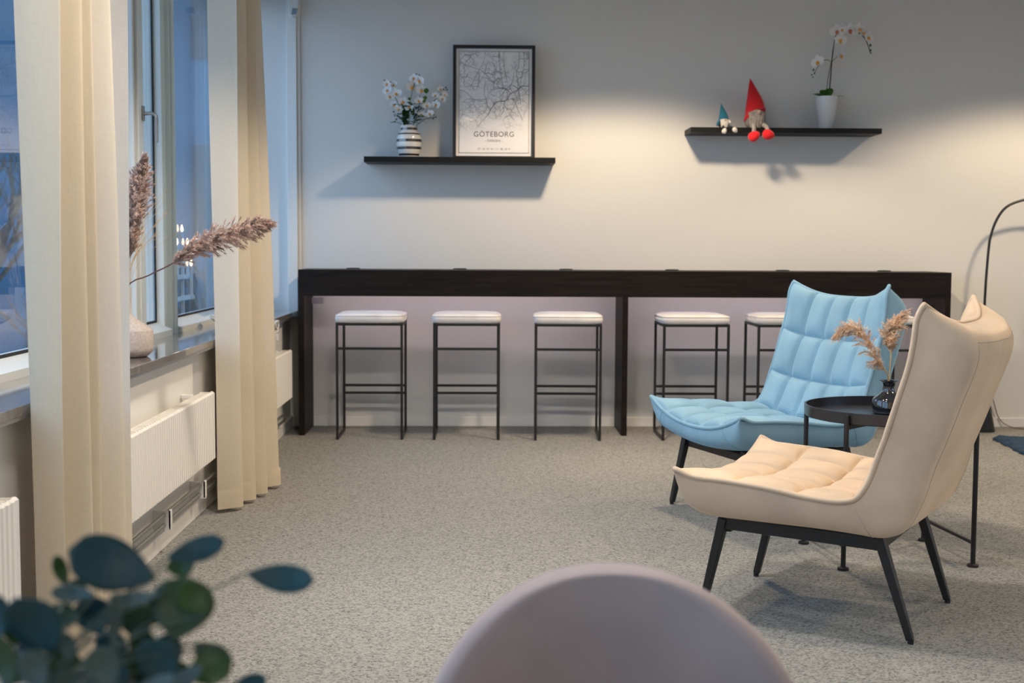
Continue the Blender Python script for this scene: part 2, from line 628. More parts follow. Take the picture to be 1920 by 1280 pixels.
for y_ in (.2, 1.65, 3.1, 4.54):
    MB().box(XR + .05, XR + .11, y_, y_ + .06, .91, 2.39).build('stile', 'frame', wq)
MB().box(XR + .075, XR + .085, .26, 4.54, .91, 2.39).build('pane', 'glass', wq)
struct(MB().box(XR + .9, 120, -60, 160, -3.6, -3.5).build('ground_right', 'ground'))
wl = struct(MB().box(-1.75, XW, YN, YB, 0.0, 0.735).build('wall_left', 'panel'))
MB().box(-1.75, -1.36, YN, YB, 2.87, ZC).build('wall_header', 'wall', wl)
struct(MB().box(XW, XW + .014, YN, YB, 0.0, 0.072).build('baseboard_left', 'trim', bevel=.003))
struct(MB().box(-1.2, XR, YB - .014, YB, 0.0, 0.062).build('baseboard_back', 'trim', bevel=.003))
struct(MB().box(XR - .014, XR, YN, YB, 0.0, 0.062).build('baseboard_right', 'trim', bevel=.003))
# casing and trunking in the window corner
struct(MB().box(-1.287, -1.222, YB - .045, YB, 0.0, ZC).build('trim_1', 'trim', bevel=.003))
struct(MB().box(-1.222, -1.202, YB - .022, YB, 0.0, ZC).build('trim_2', 'trim', bevel=.004))
sill = struct(MB().box(-1.50, -1.215, YN, YB - .045, 0.748, 0.776).build('trim_3', 'stone', bevel=.002))
struct(MB().box(-1.40, -1.224, YN, YB - .045, 0.735, 0.748).build('trim_4', 'alu'))


def window(n, y0, y1, left=None, right=None):
    """one light of the window band: rails, pane, gaskets; stiles given as (ya, yb)"""
    root = MB().prism_y([(-1.62, .776), (-1.473, .776), (-1.473, .803), (-1.50, .812), (-1.545, .834), (-1.62, .834)], y0, y1).build('window_%d' % n, 'frame')
    struct(root)
    MB().box(-1.62, -1.50, y0, y1, 2.80, 2.87).build('top_rail', 'frame', root)
    MB().box(XG - .006, XG + .006, y0, y1, .834, 2.80).build('pane', 'glass', root)
    MB().box(XG + .006, XG + .012, y0, y1, .834, .845).build('gasket', 'gasket', root)
    for y in (y0, y1 - .014):
        MB().box(XG + .006, XG + .012, y, y + .014, .845, 2.80).build('gasket', 'gasket', root)
    return root


w = window(1, -3.6, 1.2)
w = window(2, 1.35, 3.05)
w = window(3, 3.2, 5.63)
w2 = window(4, 5.75, 6.12)
w3 = window(5, 6.27, 8.55)
trim_n = 5
for ya, yb in ((1.2, 1.35), (3.05, 3.2)):
    struct(MB().box(-1.62, -1.50, ya, yb, .776, 2.87).build('trim_%d' % trim_n, 'frame', bevel=.004))
    trim_n += 1
# sash stile with the handle (two profiles with a dark rebate between), then the mullion
st = struct(MB().box(-1.62, -1.512, 5.63, 5.655, .80, 2.87).build('trim_7', 'frame', bevel=.004))
MB().box(-1.60, -1.53, 5.655, 5.668, .80, 2.87).build('rebate', 'gasket', st)
MB().box(-1.62, -1.50, 5.668, 5.75, .80, 2.87).build('sash_stile', 'frame', st, bevel=.004)
h = MB().box(-1.50, -1.492, 5.715, 5.747, 1.745, 1.812).build('handle_plate', 'steel', st, bevel=.003)
MB().tube(catmull([(-1.495, 5.731, 1.778), (-1.46, 5.731, 1.779), (-1.445, 5.731, 1.772), (-1.440, 5.731, 1.755), (-1.440, 5.731, 1.71), (-1.440, 5.731, 1.652)], 5), .0085, 10).build('handle_lever', 'steel', h, smooth=True)
mu = struct(MB().box(-1.62, -1.512, 6.12, 6.20, .80, 2.87).build('trim_8', 'frame', bevel=.004))
MB().box(-1.62, -1.49, 6.20, 6.27, .776, 2.87).build('mullion_cover', 'frame', mu, bevel=.006)
MB().tube([(-1.483, 6.215, .776), (-1.483, 6.215, 2.87)], .011, 10).build('cord_pipe', 'frame', mu, smooth=True)

# ------------------------------------------------------------------ outdoors seen through the panes
gr = MB().box(-120, -1.9, -60, 160, -3.6, -3.5).build('ground', 'ground')
struct(gr)


def bare_tree(x, y, hgt, seed, label):
    rnd = random.Random(seed)
    t = thing('bare_tree', label, 'tree', (x, y, -3.5), group='bare trees beyond the window')
    trunk, br = MB(), MB()

    def grow(p, d, ln, r, lev):
        q = p + d * ln
        (trunk if lev == 0 else br).tube([p, (p + q) / 2 + Vector((rnd.uniform(-1, 1), rnd.uniform(-1, 1), 0)) * ln * .05, q], [r, r * .85, r * .65], 5, cap=False)
        if lev >= 4:
            return
        for _ in range(4 if lev < 3 else 3):
            dd = (d + Vector((rnd.uniform(-1, 1), rnd.uniform(-1, 1), rnd.uniform(-.1, .8))) * .75).normalized()
            s = rnd.uniform(.45, 1.0)
            grow(p + (q - p) * s, dd, ln * rnd.uniform(.55, .75), r * .5, lev + 1)
    grow(Vector((0, 0, 0)), Vector((0, 0, 1)), hgt * .4, hgt * .022, 0)
    trunk.build('trunk', 'bark', t, smooth=True)
    o = br.build('branches', 'bark', t, smooth=True)
    o['kind'] = 'stuff'


ob = thing('office_building', 'dim wing of the office building beyond the window', 'building', (-2.6, 26, -3.5))
MB().box(-40, 0, 0, 9, 0, 11.5).build('facade', 'facade', ob)
for r_ in range(3):
    for k_ in range(11):
        MB().box(-3.2 - k_ * 3.4, -1.0 - k_ * 3.4, -.04, .05, 1.4 + r_ * 3.5, 3.2 + r_ * 3.5).build('window', 'farglass', ob)
MB().box(-40.2, .2, -.3, 9.3, 11.5, 11.8).build('roof', 'duct', ob)
bare_tree(-5.6, 18, 6.5, 1, 'bare tree nearest beyond the window by the first curtain')
bare_tree(-8.2, 21, 7.5, 2, 'taller bare tree further beyond the window')
bare_tree(-4.6, 22, 6.5, 3, 'bare tree furthest beyond the window, nearest the back corner')

# ------------------------------------------------------------------ radiators and pipes below the sill


def radiator(y0, y1, label):
    t = thing('radiator', label, 'radiator', (XW, (y0 + y1) / 2, .265), group='white panel radiators under the sill')
    cy = (y0 + y1) / 2
    hl = (y1 - y0) / 2
    xf, z0, z1 = .105, 0.0, .300
    prof = []
    pitch = .0333
    n = int((y1 - y0 - .03) / pitch)
    ys = -hl + .015
    pts = [(-hl, xf - .012), (-hl + .004, xf)]
    for i in range(n):
        a = ys + i * pitch
        pts += [(a + .004, xf), (a + .020, xf), (a + .024, xf - .007), (a + .029, xf - .007)]
    pts += [(hl - .004, xf), (hl, xf - .012)]
    m = MB()
    rows = [[(x, y, z) for y, x in pts] for z in (z0 + .006, z1 - .008)]
    rows.insert(0, [(x - .006, y, z0) for y, x in pts])
    rows.append([(x - .008, y, z1) for y, x in pts])
    m.grid(rows)
    m.build('front_panel', 'rad', t)
    MB().box(.035, xf - .02, -hl, hl, z0 + .004, z1 - .012).build('core', 'rad', t)
    g = MB()
    k = int(2 * hl / .0333)
    for i in range(k):
        y = -hl + .016 + i * .0333
        g.box(xf - .058, xf - .02, y - .011, y + .011, z1 - .014, z1 - .004)
    g.build('top_grille', 'rad', t)
    for y in (-hl + .004, hl - .004):
        MB().box(.04, xf - .004, y - .004, y + .004, z0 + .002, z1 - .004).build('end_cap', 'rad', t)
    for y in (-hl + .25, hl - .18):
        MB().box(.001, .05, y - .012, y + .012, z1 - .012, z1 + .006).build('bracket', 'trim', t, bevel=.003)
    return t


radiator(1.4, 3.23, 'white ribbed radiator at the left edge, before the first curtain')
radiator(4.02, 5.60, 'white ribbed radiator between the two curtains under the stone sill')
radiator(6.46, 7.88, 'white radiator between the second curtain and the dark bar')
for zz, nm in ((.157, 'upper steel heating pipe running along the skirting'), (.118, 'lower steel heating pipe running along the skirting')):
    tag(MB().tube([(-1.232, YN + .02, zz), (-1.232, 7.96, zz)], .0088, 10).build('heating_pipe', 'pipe', smooth=True), nm, 'pipe', 'heating pipes')
for i, y in enumerate((2.6, 4.94, 5.56, 6.9)):
    t = thing('pipe_clip', ['white pipe clip before the first curtain', 'white pipe clip below the middle of the radiator between the curtains', 'white pipe clip at the far end of the radiator between the curtains', 'white pipe clip behind the second curtain'][i], 'bracket', (-1.261, y, .10), group='white pipe clips')
    MB().box(-.014, .055, -.012, -.009, 0, .075).build('plate', 'trim', t)
    MB().box(.045, .057, -.012, .012, 0, .078).build('front_strap', 'trim', t, bevel=.003)

# ------------------------------------------------------------------ curtains


def curtain(low, high, zl, zh, z0, z1, label, block_line):
    """fold line in plan given at two heights, interpolated and extrapolated in z"""
    A = catmull([(x, y, 0) for x, y in low], 7)
    B = catmull([(x, y, 0) for x, y in high], 7)
    rows = []
    K = 46
    for i in range(K + 1):
        z = z0 + (z1 - z0) * i / K
        t = (z - zl) / (zh - zl)
        r = []
        for j, (a, b) in enumerate(zip(A, B)):
            p = a + (b - a) * t
            wob = .004 * math.sin(z * 2.3 + j * .35) * (1 - abs(t) * .3)
            r.append((p.x + wob, p.y + wob * .6, z))
        rows.append(r)
    c = MB().grid(rows).build('curtain', 'curtain', smooth='all')
    tag(c, label, 'curtain', 'linen curtains at the window')
    hem = []
    for i in range(4):
        z = z0 - .001 + .085 * i / 3
        t = (z - zl) / (zh - zl)
        hem.append([((a + (b - a) * t).x + .0035, (a + (b - a) * t).y - .004, z) for a, b in zip(A, B)])
    MB().grid(hem).build('hem', 'curtain', c, smooth='all')
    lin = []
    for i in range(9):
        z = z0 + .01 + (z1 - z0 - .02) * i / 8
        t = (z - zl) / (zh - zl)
        lin.append([(block_line[0] + (block_line[1] - block_line[0]) * t + .006 * math.sin(q_ * 2.1), block_line[2] + (block_line[3] - block_line[2]) * q_ / 12, z) for q_ in range(13)])
    MB().grid(lin).build('light_block_layer', 'block_cloth', c, smooth='all')  # added opaque sheet, keeps window light from glowing through the middle folds
    return c


curtain([(-1.187, 3.385), (-1.107, 3.37), (-1.165, 3.46), (-1.086, 3.54), (-1.15, 3.58), (-1.081, 3.61), (-1.14, 3.69), (-1.048, 3.77), (-1.10, 3.82), (-1.059, 3.86)],
        [(-1.209, 3.385), (-1.089, 3.37), (-1.176, 3.46), (-1.082, 3.54), (-1.156, 3.58), (-1.077, 3.61), (-1.148, 3.69), (-1.075, 3.77), (-1.128, 3.82), (-1.052, 3.86)],
        .02, 1.85, .02, 2.924, 'wide linen curtain at the left, in front of the nearer window', (-1.185, -1.205, 3.45, 3.80))
curtain([(-1.185, 5.70), (-1.088, 5.785), (-1.165, 5.86), (-1.06, 5.95), (-1.15, 6.02), (-1.03, 6.10), (-1.13, 6.19), (-1.00, 6.31), (-1.09, 6.37)],
        [(-1.202, 5.70), (-1.096, 5.785), (-1.176, 5.86), (-1.081, 5.95), (-1.166, 6.02), (-1.066, 6.10), (-1.147, 6.19), (-1.072, 6.31), (-1.138, 6.37)],
        .02, 2.32, .02, 2.924, 'narrower linen curtain nearer the bar, hanging to the carpet', (-1.195, -1.205, 5.87, 6.40))
tag(MB().box(-1.20, -1.08, YN, YB, 2.925, 2.95).build('curtain_rail', 'plastic'), 'white ceiling rail carrying the linen curtains', 'rail')

# ------------------------------------------------------------------ bar table along the back wall
X0, X1, YF, HB = -1.163, 2.991, 8.105, 1.053
XM = 0.907                                   # joint between the two units
bar = thing('bar_table', 'long black-brown bar table along the back wall', 'table', (0, 0, 0))
for a, b in ((X0, XM - .0175), (XM - .017, X1)):
    MB().box(a, b, YF, YB - .016, HB - .04, HB).build('tabletop', 'wood', bar, bevel=.0015)
    MB().box(a + .001, b - .001, YF + .001, YF + .022, HB - .166, HB - .0405).build('apron', 'wood', bar)
for a in (X0, XM - .0175, X1 - .036):
    MB().box(a, a + .036, YF, YB - .016, 0.0, HB - .041).build('side_panel', 'wood', bar, bevel=.0015)
for a, b in ((X0 + .040, XM - .022), (XM + .022, X1 - .040)):
    MB().box(a, b, YF + .035, YF + .047, HB - .052, HB - .042).build('led_strip', 'led', bar)
MB().box(-1.112, -1.038, YF + .25, YF + .32, .826, .866).build('power_supply', 'duct', bar, bevel=.003)
for i, x in enumerate((-.842, -.148, .545, 1.241, 1.969, 2.640)):
    t = thing('power_outlet', '%s flat round power outlet from the window in the bar top' % ['first', 'second', 'third', 'fourth', 'fifth', 'last'][i], 'outlet', (x, 8.37, HB), group='round power outlets in the bar top')
    MB().lathe([(.0, .0), (.045, .0), (.045, .005), (.041, .008), (0, .008)], 28).build('cap', 'black', t, smooth=True)
    MB().box(-.018, .018, -.004, .004, .008, .0095).build('slot', 'steel', t)

# ------------------------------------------------------------------ bar stools


def make_stool():
    t = thing('bar_stool', '', 'stool')
    a, b, w, H = .200, .200, .0155, .727        # half width, half depth
    for sx in (-1, 1):
        for sy in (-1, 1):
            MB().box(sx * a - w / 2, sx * a + w / 2, sy * b - w / 2, sy * b + w / 2, 0.0, H).build('leg', 'black', t)
        MB().box(sx * a - w / 2, sx * a + w / 2, -b + w / 2, b - w / 2, 0.0, w).build('runner', 'black', t)
        MB().box(sx * a - w / 2, sx * a + w / 2, -b + w / 2, b - w / 2, H - w, H).build('seat_rail', 'black', t)
    for sy in (-1, 1):
        MB().box(-a + w / 2, a - w / 2, sy * b - w / 2, sy * b + w / 2, H - w, H).build('seat_rail', 'black', t)
    MB().box(-a + w / 2, a - w / 2, -b - w / 2, -b + w / 2, .561, .561 + w).build('stretcher', 'black', t)
    for z in (.241, .290):
        MB().box(-a + w / 2, a - w / 2, b - w / 2, b + w / 2, z, z + w).build('footrest_bar', 'black', t)
    # padded seat: rounded cushion, slightly crowned
    n = 22
    top, rows = [], []
    L = .217

    def sup(u, k):                               # superellipse outline
        c, s = math.cos(u), math.sin(u)
        return (math.copysign(abs(c) ** k, c), math.copysign(abs(s) ** k, s))
    seq = [(.0, 0.0), (.80, 0.0), (.955, .002), (.985, .010), (1.0, .028), (.985, .044), (.95, .052), (.85, .058), (.6, .0625), (.3, .064), (0, .0645)]
    for r, z in seq:
        rows.append([(L * r * sup(2 * PI * j / 64, .22)[0], L * r * sup(2 * PI * j / 64, .22)[1], H + z) for j in range(65)])
    MB().grid(rows).build('seat_cushion', 'stoolseat', t, smooth='all')
    edge = [(L * .99 * sup(2 * PI * j / 64, .22)[0], L * .99 * sup(2 * PI * j / 64, .22)[1], H + .045) for j in range(64)]
    MB().tube(edge, .0022, 5, closed=True).build('seam', 'stoolseat', t, smooth=True)
    return t


proto = make_stool()
spots = [(-.700, 8.13, .0, 'first bar stool from the window, nearest the radiator'),
         (-.098, 8.125, .0, 'second bar stool from the window, under the left half of the bar'),
         (.540, 8.10, -.035, 'third bar stool from the window, beside the middle panel of the bar'),
         (1.330, 8.11, .0, 'first bar stool right of the bar\'s middle panel, behind the blue seat'),
         (1.920, 8.11, .0, 'bar stool half hidden behind the blue armchair back'),
         (2.500, 8.12, .0, 'bar stool seen in the gap between the two armchair backs')]
for i, (x, y, rz, lb) in enumerate(spots):
    o = proto if i == 0 else copy_tree(proto)
    o.location = (x, y, 0)
    o.rotation_euler = (0, 0, rz)
    tag(o, lb, 'stool', 'bar stools at the bar table')

# ------------------------------------------------------------------ wall shelves
SL = (-.765, .467, 1.741, 1.777)
SR = (1.338, 2.580, 1.944, 1.978)
for (a, b, z0, z1), lb in ((SL, 'black floating shelf carrying the framed map'), (SR, 'black floating shelf carrying the gnomes and the orchid')):
    tag(MB().box(a, b, 8.30, YB, z0, z1).build('wall_shelf', 'shelf', bevel=.0015), lb, 'shelf', 'floating wall shelves')

# ------------------------------------------------------------------ framed map
PW, PH = .536, .735
pic = thing('framed_map', 'black framed street map print standing on the left shelf', 'picture', (.0705, 8.425, SL[3]))
pic.rotation_euler = (-.055, 0, 0)
fw = .021
MB().box(-PW / 2, -PW / 2 + fw, -.012, .012, 0, PH).build('frame_side', 'black', pic)
MB().box(PW / 2 - fw, PW / 2, -.012, .012, 0, PH).build('frame_side', 'black', pic)
MB().box(-PW / 2 + fw, PW / 2 - fw, -.012, .012, PH - fw, PH).build('frame_top', 'black', pic)
MB().box(-PW / 2 + fw, PW / 2 - fw, -.012, .012, 0, fw * .7).build('frame_bottom', 'black', pic)
MB().box(-PW / 2 + .004, PW / 2 - .004, .002, .010, .004, PH - .004).build('sheet', 'passe', pic)
IX, IZ0, IZ1 = PW / 2 - fw - .018, fw * .7 + .020, PH - fw - .018
sheet = MB().box(-IX, IX, .0005, .002, IZ0, IZ1).build('map_print', 'paper', pic)
b_ = MB()
q = .0024
for x0, x1, z0, z1 in ((-IX, IX, IZ1 - q, IZ1), (-IX, IX, IZ0, IZ0 + q), (-IX, -IX + q, IZ0, IZ1), (IX - q, IX, IZ0, IZ1)):
    b_.box(x0, x1, -.0002, .0006, z0, z1)
b_.build('border_line', 'ink', pic)
# main roads, traced in sheet coordinates (0..1 from the top left of the print)
roads = [
    ([(.0, .38), (.07, .39), (.13, .42), (.20, .47), (.28, .475), (.38, .47)], 1.0), ([(.06, .50), (.12, .47), (.20, .475), (.14, .505), (.06, .50)], .8),
    ([(.20, .0), (.15, .07), (.09, .11), (.08, .2)], .7), ([(.09, .13), (.2, .16), (.31, .185), (.42, .25), (.5, .31)], .9), ([(.38, .0), (.35, .10), (.29, .18), (.22, .27), (.16, .36)], .8),
    ([(.28, .19), (.29, .3), (.25, .38)], .5), ([(.38, .29), (.36, .4), (.39, .47), (.43, .58)], .8), ([(.42, .62), (.47, .55), (.55, .495), (.66, .485), (.73, .42), (.84, .375), (.9, .34), (1, .34)], 1.7),
    ([(.45, .38), (.55, .365), (.66, .362), (.71, .39), (.73, .42)], 1.2), ([(.6, .44), (.67, .37), (.74, .33), (.80, .345), (.85, .38), (.87, .46), (.88, .52)], 1.2), ([(.57, .0), (.575, .12), (.61, .25), (.62, .37)], 1.0),
    ([(.64, .0), (.63, .12), (.66, .2), (.69, .31)], .7), ([(.86, .0), (.85, .14), (.82, .2), (.84, .3), (.84, .37)], 1.1), ([(.92, .0), (.93, .13), (.9, .23), (.87, .32)], .9), ([(.97, .0), (.97, .08), (.91, .1)], .6),
    ([(.38, .03), (.48, .04), (.57, .06)], .5), ([(.78, .2), (.77, .28), (.74, .33)], .9), ([(.78, .47), (.85, .58), (.91, .68), (.95, .78)], 1.0), ([(.63, .52), (.64, .58), (.58, .65), (.57, .75)], .8), ([(.70, .6), (.79, .68), (.88, .76)], .7),
    ([(.42, .62), (.33, .69), (.27, .74), (.26, .78)], .8), ([(.26, .78), (.34, .75), (.4, .78), (.44, .80)], .6), ([(.5, .49), (.49, .57), (.54, .63), (.62, .6), (.64, .52)], .5), ([(.85, .38), (.85, .5), (.83, .5)], .7),
    ([(.42, .3), (.41, .38), (.46, .42), (.52, .44)], .6), ([(.5, .31), (.6, .33), (.69, .33)], .5), ([(.5, .2), (.52, .24), (.5, .21), (.53, .19), (.54, .12)], .6)]
rd = MB()
for pts, wd in roads:
    P = [Vector((-IX + u * 2 * IX, 0, IZ1 - v * (IZ1 - IZ0))) for u, v in pts if v <= .745]
    if len(P) < 2:
        continue
    P = catmull(P, 5)
    hw = .0013 * wd
    rows = [[], []]
    for i, p in enumerate(P):
        d = (P[min(i + 1, len(P) - 1)] - P[max(i - 1, 0)])
        n_ = Vector((-d.z, 0, d.x)).normalized() if d.length > 0 else Vector((0, 0, 1))
        rows[0].append(p + n_ * hw + Vector((0, 0.0002, 0)))
        rows[1].append(p - n_ * hw + Vector((0, 0.0002, 0)))
    rd.grid(rows)
rdo = rd.build('road_lines', 'inkgrey', pic)
for txt, size, z, ink in (('G\u00d6TEBORG', .047, .142, 'ink'), ('- SWEDEN -', .021, .108, 'inkgrey'), ('57\u00b0 42\' 32" N / 11\u00b0 58\' 28" E', .0165, .056, 'inkgrey')):
    cu = bpy.data.curves.new('caption', 'FONT')
    cu.body = txt
    cu.size = size
    cu.align_x = 'CENTER'
    cu.space_character = 1.08
    to = bpy.data.objects.new('caption', cu)
    COL.objects.link(to)
    bpy.context.view_layer.update()
    me = bpy.data.meshes.new_from_object(to.evaluated_get(bpy.context.evaluated_depsgraph_get()))
    bpy.data.objects.remove(to)
    me.transform(Matrix.Rotation(PI / 2, 4, 'X'))
    me.transform(Matrix.Translation((0, -.0004, z)))
    me.materials.clear()
    link('caption', me, ink, pic)

# ------------------------------------------------------------------ flowers


def petal_mesh(m, c, ang, ln, wd, ax, ay, az, cup=.25):
    """petal in the plane ax/ay around c, pushed along az at the tip"""
    d = ax * math.cos(ang) + ay * math.sin(ang)
    s = -ax * math.sin(ang) + ay * math.cos(ang)
    rows = []
    for t, k in ((0, .12), (.25, .75), (.55, 1.0), (.82, .72), (1.0, .12)):
        p = c + d * ln * t + az * ln * cup * t * t
        rows.append([p - s * wd * k + az * .08 * ln * k, p, p + s * wd * k + az * .08 * ln * k])
    m.grid(rows)


def flower(parent, c, nrm, size, throat='yolk', spin=0.0):
    c, nrm = Vector(c), Vector(nrm).normalized()
    ax = nrm.cross(Vector((0, 0, 1)))
    ax = ax.normalized() if ax.length > .01 else Vector((1, 0, 0))
    ay = nrm.cross(ax).normalized() * -1
    m = MB()
    for k, (a, l, w_) in enumerate(((90, 1.0, .34), (210, .95, .33), (330, .95, .33), (10, 1.0, .52), (170, 1.0, .52))):
        petal_mesh(m, c + nrm * .001 * (k > 2), math.radians(a) + spin, size * l, size * w_, ax, ay, nrm, .18)
    o = m.build('blossom', 'petal', parent, smooth='all')
    t = MB()
    t.ball(c + nrm * size * .16 - ay * size * .10, size * .24, 8, 6)
    petal_mesh(t, c + nrm * size * .1, -PI / 2 + spin, size * .5, size * .2, ax, ay, nrm, .5)
    t.build('throat', throat, o, smooth='all')
    return o


def leaf(m, base, d, ln, wd, droop=.3, fold=.15):
    d = Vector(d).normalized()
    s = d.cross(Vector((0, 0, 1)))
    s = s.normalized() if s.length > .01 else Vector((1, 0, 0))
    u = s.cross(d).normalized()
    rows = []
    for t, k in ((0, .15), (.15, .6), (.4, 1.0), (.65, .95), (.85, .6), (1.0, .06)):
        p = Vector(base) + d * ln * t - Vector((0, 0, 1)) * ln * droop * t * t
        rows.append([p - s * wd * k + u * wd * fold * k, p, p + s * wd * k + u * wd * fold * k])
    m.grid(rows)


# striped vase with mixed white sprays on the left shelf
vs_ = thing('striped_vase', 'white glazed vase with dark silver stripes on the left shelf', 'vase', (-.481, 8.415, SL[3]))
prof = [(.054, 0), (.060, .004), (.062, .010), (.070, .030), (.0795, .060), (.0825, .095), (.080, .130), (.070, .155), (.057, .168), (.053, .176), (.053, .198), (.057, .206), (.050, .206), (.048, .180), (.046, .10), (0, .10)]
MB().lathe(prof, 40).build('body', 'glaze', vs_, smooth=True)


def vr(z):
    for (r0, z0), (r1, z1) in zip(prof[:12], prof[1:12]):
        if z0 <= z <= z1:
            return r0 + (r1 - r0) * (z - z0) / max(z1 - z0, 1e-6)
    return .05


for za, zb in ((.012, .024), (.052, .069), (.100, .118), (.147, .156), (.177, .192)):
    MB().lathe([(vr(za) + .0008, za), (vr((za + zb) / 2) + .0012, (za + zb) / 2), (vr(zb) + .0008, zb)], 40).build('stripe', 'silver', vs_, smooth=True)
bq = thing('flower_bouquet', 'bunch of artificial white orchid sprays in the striped vase', 'flowers', (-.481, 8.415, SL[3] + .12))
PXM = 1 / 285.0


def sh(px, py, dy=0.0):       # offset from the vase mouth (767,235) in photo pixels -> metres, relative to bouquet origin
    return Vector(((px - 767) * PXM, dy, (235 - py) * PXM + .085))


sprays = [[(767, 240), (752, 205), (737, 175), (724, 155)], [(767, 240), (768, 200), (775, 165), (784, 142)], [(770, 240), (790, 208), (812, 190), (836, 168)], [(765, 240), (758, 205), (752, 185)], [(772, 240), (785, 200), (786, 178)], [(772, 240), (795, 222), (815, 218)]]
stm = MB()
for i, sp in enumerate(sprays):
    stm.tube(catmull([sh(x, y, -.03 + .012 * i) for x, y in sp], 4), .0022, 5)
stm.build('stems', 'stem', bq, smooth=True)
fl_ = [(727, 160, .9), (739, 161, .9), (728, 171, 1.1), (732, 182, 1.0), (744, 178, 1.2), (740, 197, .9), (756, 192, 1.1), (776, 149, 1.0), (787, 154, 1.1), (772, 164, 1.3), (790, 170, 1.2), (768, 200, 1.1), (785, 190, .9), (800, 198, .9), (825, 168, .8), (816, 180, .8), (829, 186, .8), (817, 196, 1.0), (806, 213, .9), (748, 206, .9), (833, 178, .7), (790, 214, .8)]
for i, (x, y, s) in enumerate(fl_):
    flower(bq, sh(x, y, -.045 + .02 * ((i * 7) % 4) / 2), (random.uniform(-.5, .5), -1, random.uniform(-.2, .5)), .033 * s, 'yolk', random.uniform(-.4, .4))
for i in range(50):
    lm = MB()
    a = random.uniform(0, 2 * PI)
    b0 = sh(767 + random.uniform(-14, 14), 232 - random.uniform(-2, 34), random.uniform(-.05, .03))
    leaf(lm, b0, (math.cos(a), math.sin(a) * .6 - .2, random.uniform(.15, 1.0)), random.uniform(.06, .11), random.uniform(.014, .022), .35)
    lm.build('leaf', 'leaf', bq, smooth='all')
for x, y, r in ((799, 171, 9), (797, 184, 7), (795, 190, 6), (768, 186, 5)):
    lm = MB()
    leaf(lm, sh(x, y + r * .6, -.03), (.1, -.15, 1), r * 2 * PXM * .62, r * PXM * .62, .1)
    lm.build('leaf', 'leaf2', bq, smooth='all')
for x, y in ((722, 153), (727, 154), (733, 156), (781, 141), (786, 143), (785, 147), (831, 168), (835, 165), (838, 169), (835, 174), (813, 215), (817, 219), (812, 222), (744, 224), (741, 228), (746, 218), (739, 210)):
    MB().ball(sh(x, y, -.03), .0055, 8, 6).build('bud', 'leaf', bq, smooth='all')
for i in range(30):
    p = sh(767 + random.uniform(-26, 34), 224 - random.uniform(-2, 26), random.uniform(-.06, .0))
    MB().ball(p, .0042, 6, 4).build('berry', 'petal' if i % 2 else 'leaf', bq, smooth='all')

# orchid in a white pot on the right shelf
pot = thing('plant_pot', 'tall white tapered plant pot on the right shelf', 'pot', (2.247, 8.42, SR[3]))
MB().lathe([(.044, 0), (.047, .004), (.073, .205), (.073, .213), (.070, .214), (.066, .200), (.066, .19), (0, .19)], 40).build('body', 'whitepot', pot, smooth=True)
orc = thing('orchid', 'artificial white orchid arching out of the white pot', 'plant', (2.247, 8.42, SR[3] + .19))


def so(px, py, dy=0.0):
    return Vector(((px - 1550) * PXM, dy, (181 - py) * PXM + .022))


MB().tube(catmull([so(1554, 183), so(1556, 150), so(1558, 115), so(1561, 86), so(1567, 62), so(1585, 55), so(1603, 60), so(1618, 72), so(1626, 88), so(1630, 100)], 5), [.0042] * 15 + [.003] * 31, 6).build('flower_stem', 'stemb', orc, smooth=True)
MB().tube(catmull([so(1547, 183, -.01), so(1552, 140, -.01), so(1557, 112, -.01)], 5), .0024, 5).build('flower_stem', 'stem', orc, smooth=True)
MB().tube(catmull([so(1557, 117, -.01), so(1549, 113, -.01), so(1538, 117, -.01), so(1530, 128, -.01), so(1525, 140, -.01)], 5), .0020, 5).build('flower_stem', 'stem', orc, smooth=True)
MB().tube(catmull([so(1557, 117, -.01), so(1562, 112, -.01), so(1567, 106, -.01)], 4), .0018, 5).build('flower_stem', 'stem', orc, smooth=True)
for x, y, s, nx, nz in ((1565, 62, 1.25, -.3, .2), (1571, 77, 1.15, .2, -.1), (1574, 59, 1.2, .1, .3), (1589, 60, 1.3, .0, .1), (1606, 58, 1.25, .35, .3), (1614, 64, 1.0, .5, .2), (1623, 72, 1.1, .6, .1), (1531, 118, 1.25, -1.0, .2), (1572, 106, 1.2, 1.3, .1)):
    flower(orc, so(x, y, -.02), (nx, -1, nz), .040 * s, 'magenta' if s > 1.2 and x < 1600 and x > 1560 else 'yolk', nx * .2)
for x, y, r in ((1628, 86, 9), (1629, 95, 7), (1630, 100, 5), (1523, 132, 7), (1525, 138, 6), (1520, 141, 5), (1522, 145, 4.5)):
    MB().ball(so(x, y, -.015), (r * .0009, r * .0009, r * .0011), 8, 6).build('bud', 'leaf', orc, smooth='all')
for d, ln, wd in (((-1.1, -.4, .75), .115, .034), ((.15, -.5, 1.6), .105, .034), ((-.45, -.5, 1.1), .10, .034), ((1.2, -.5, .55), .105, .022)):
    lm = MB()
    leaf(lm, (.0 + .02 * d[0], -.01, .012), d, ln, wd, .35)
    lm.build('leaf', 'leaf2', orc, smooth='all')

# ------------------------------------------------------------------ gnomes sitting on the shelf edge


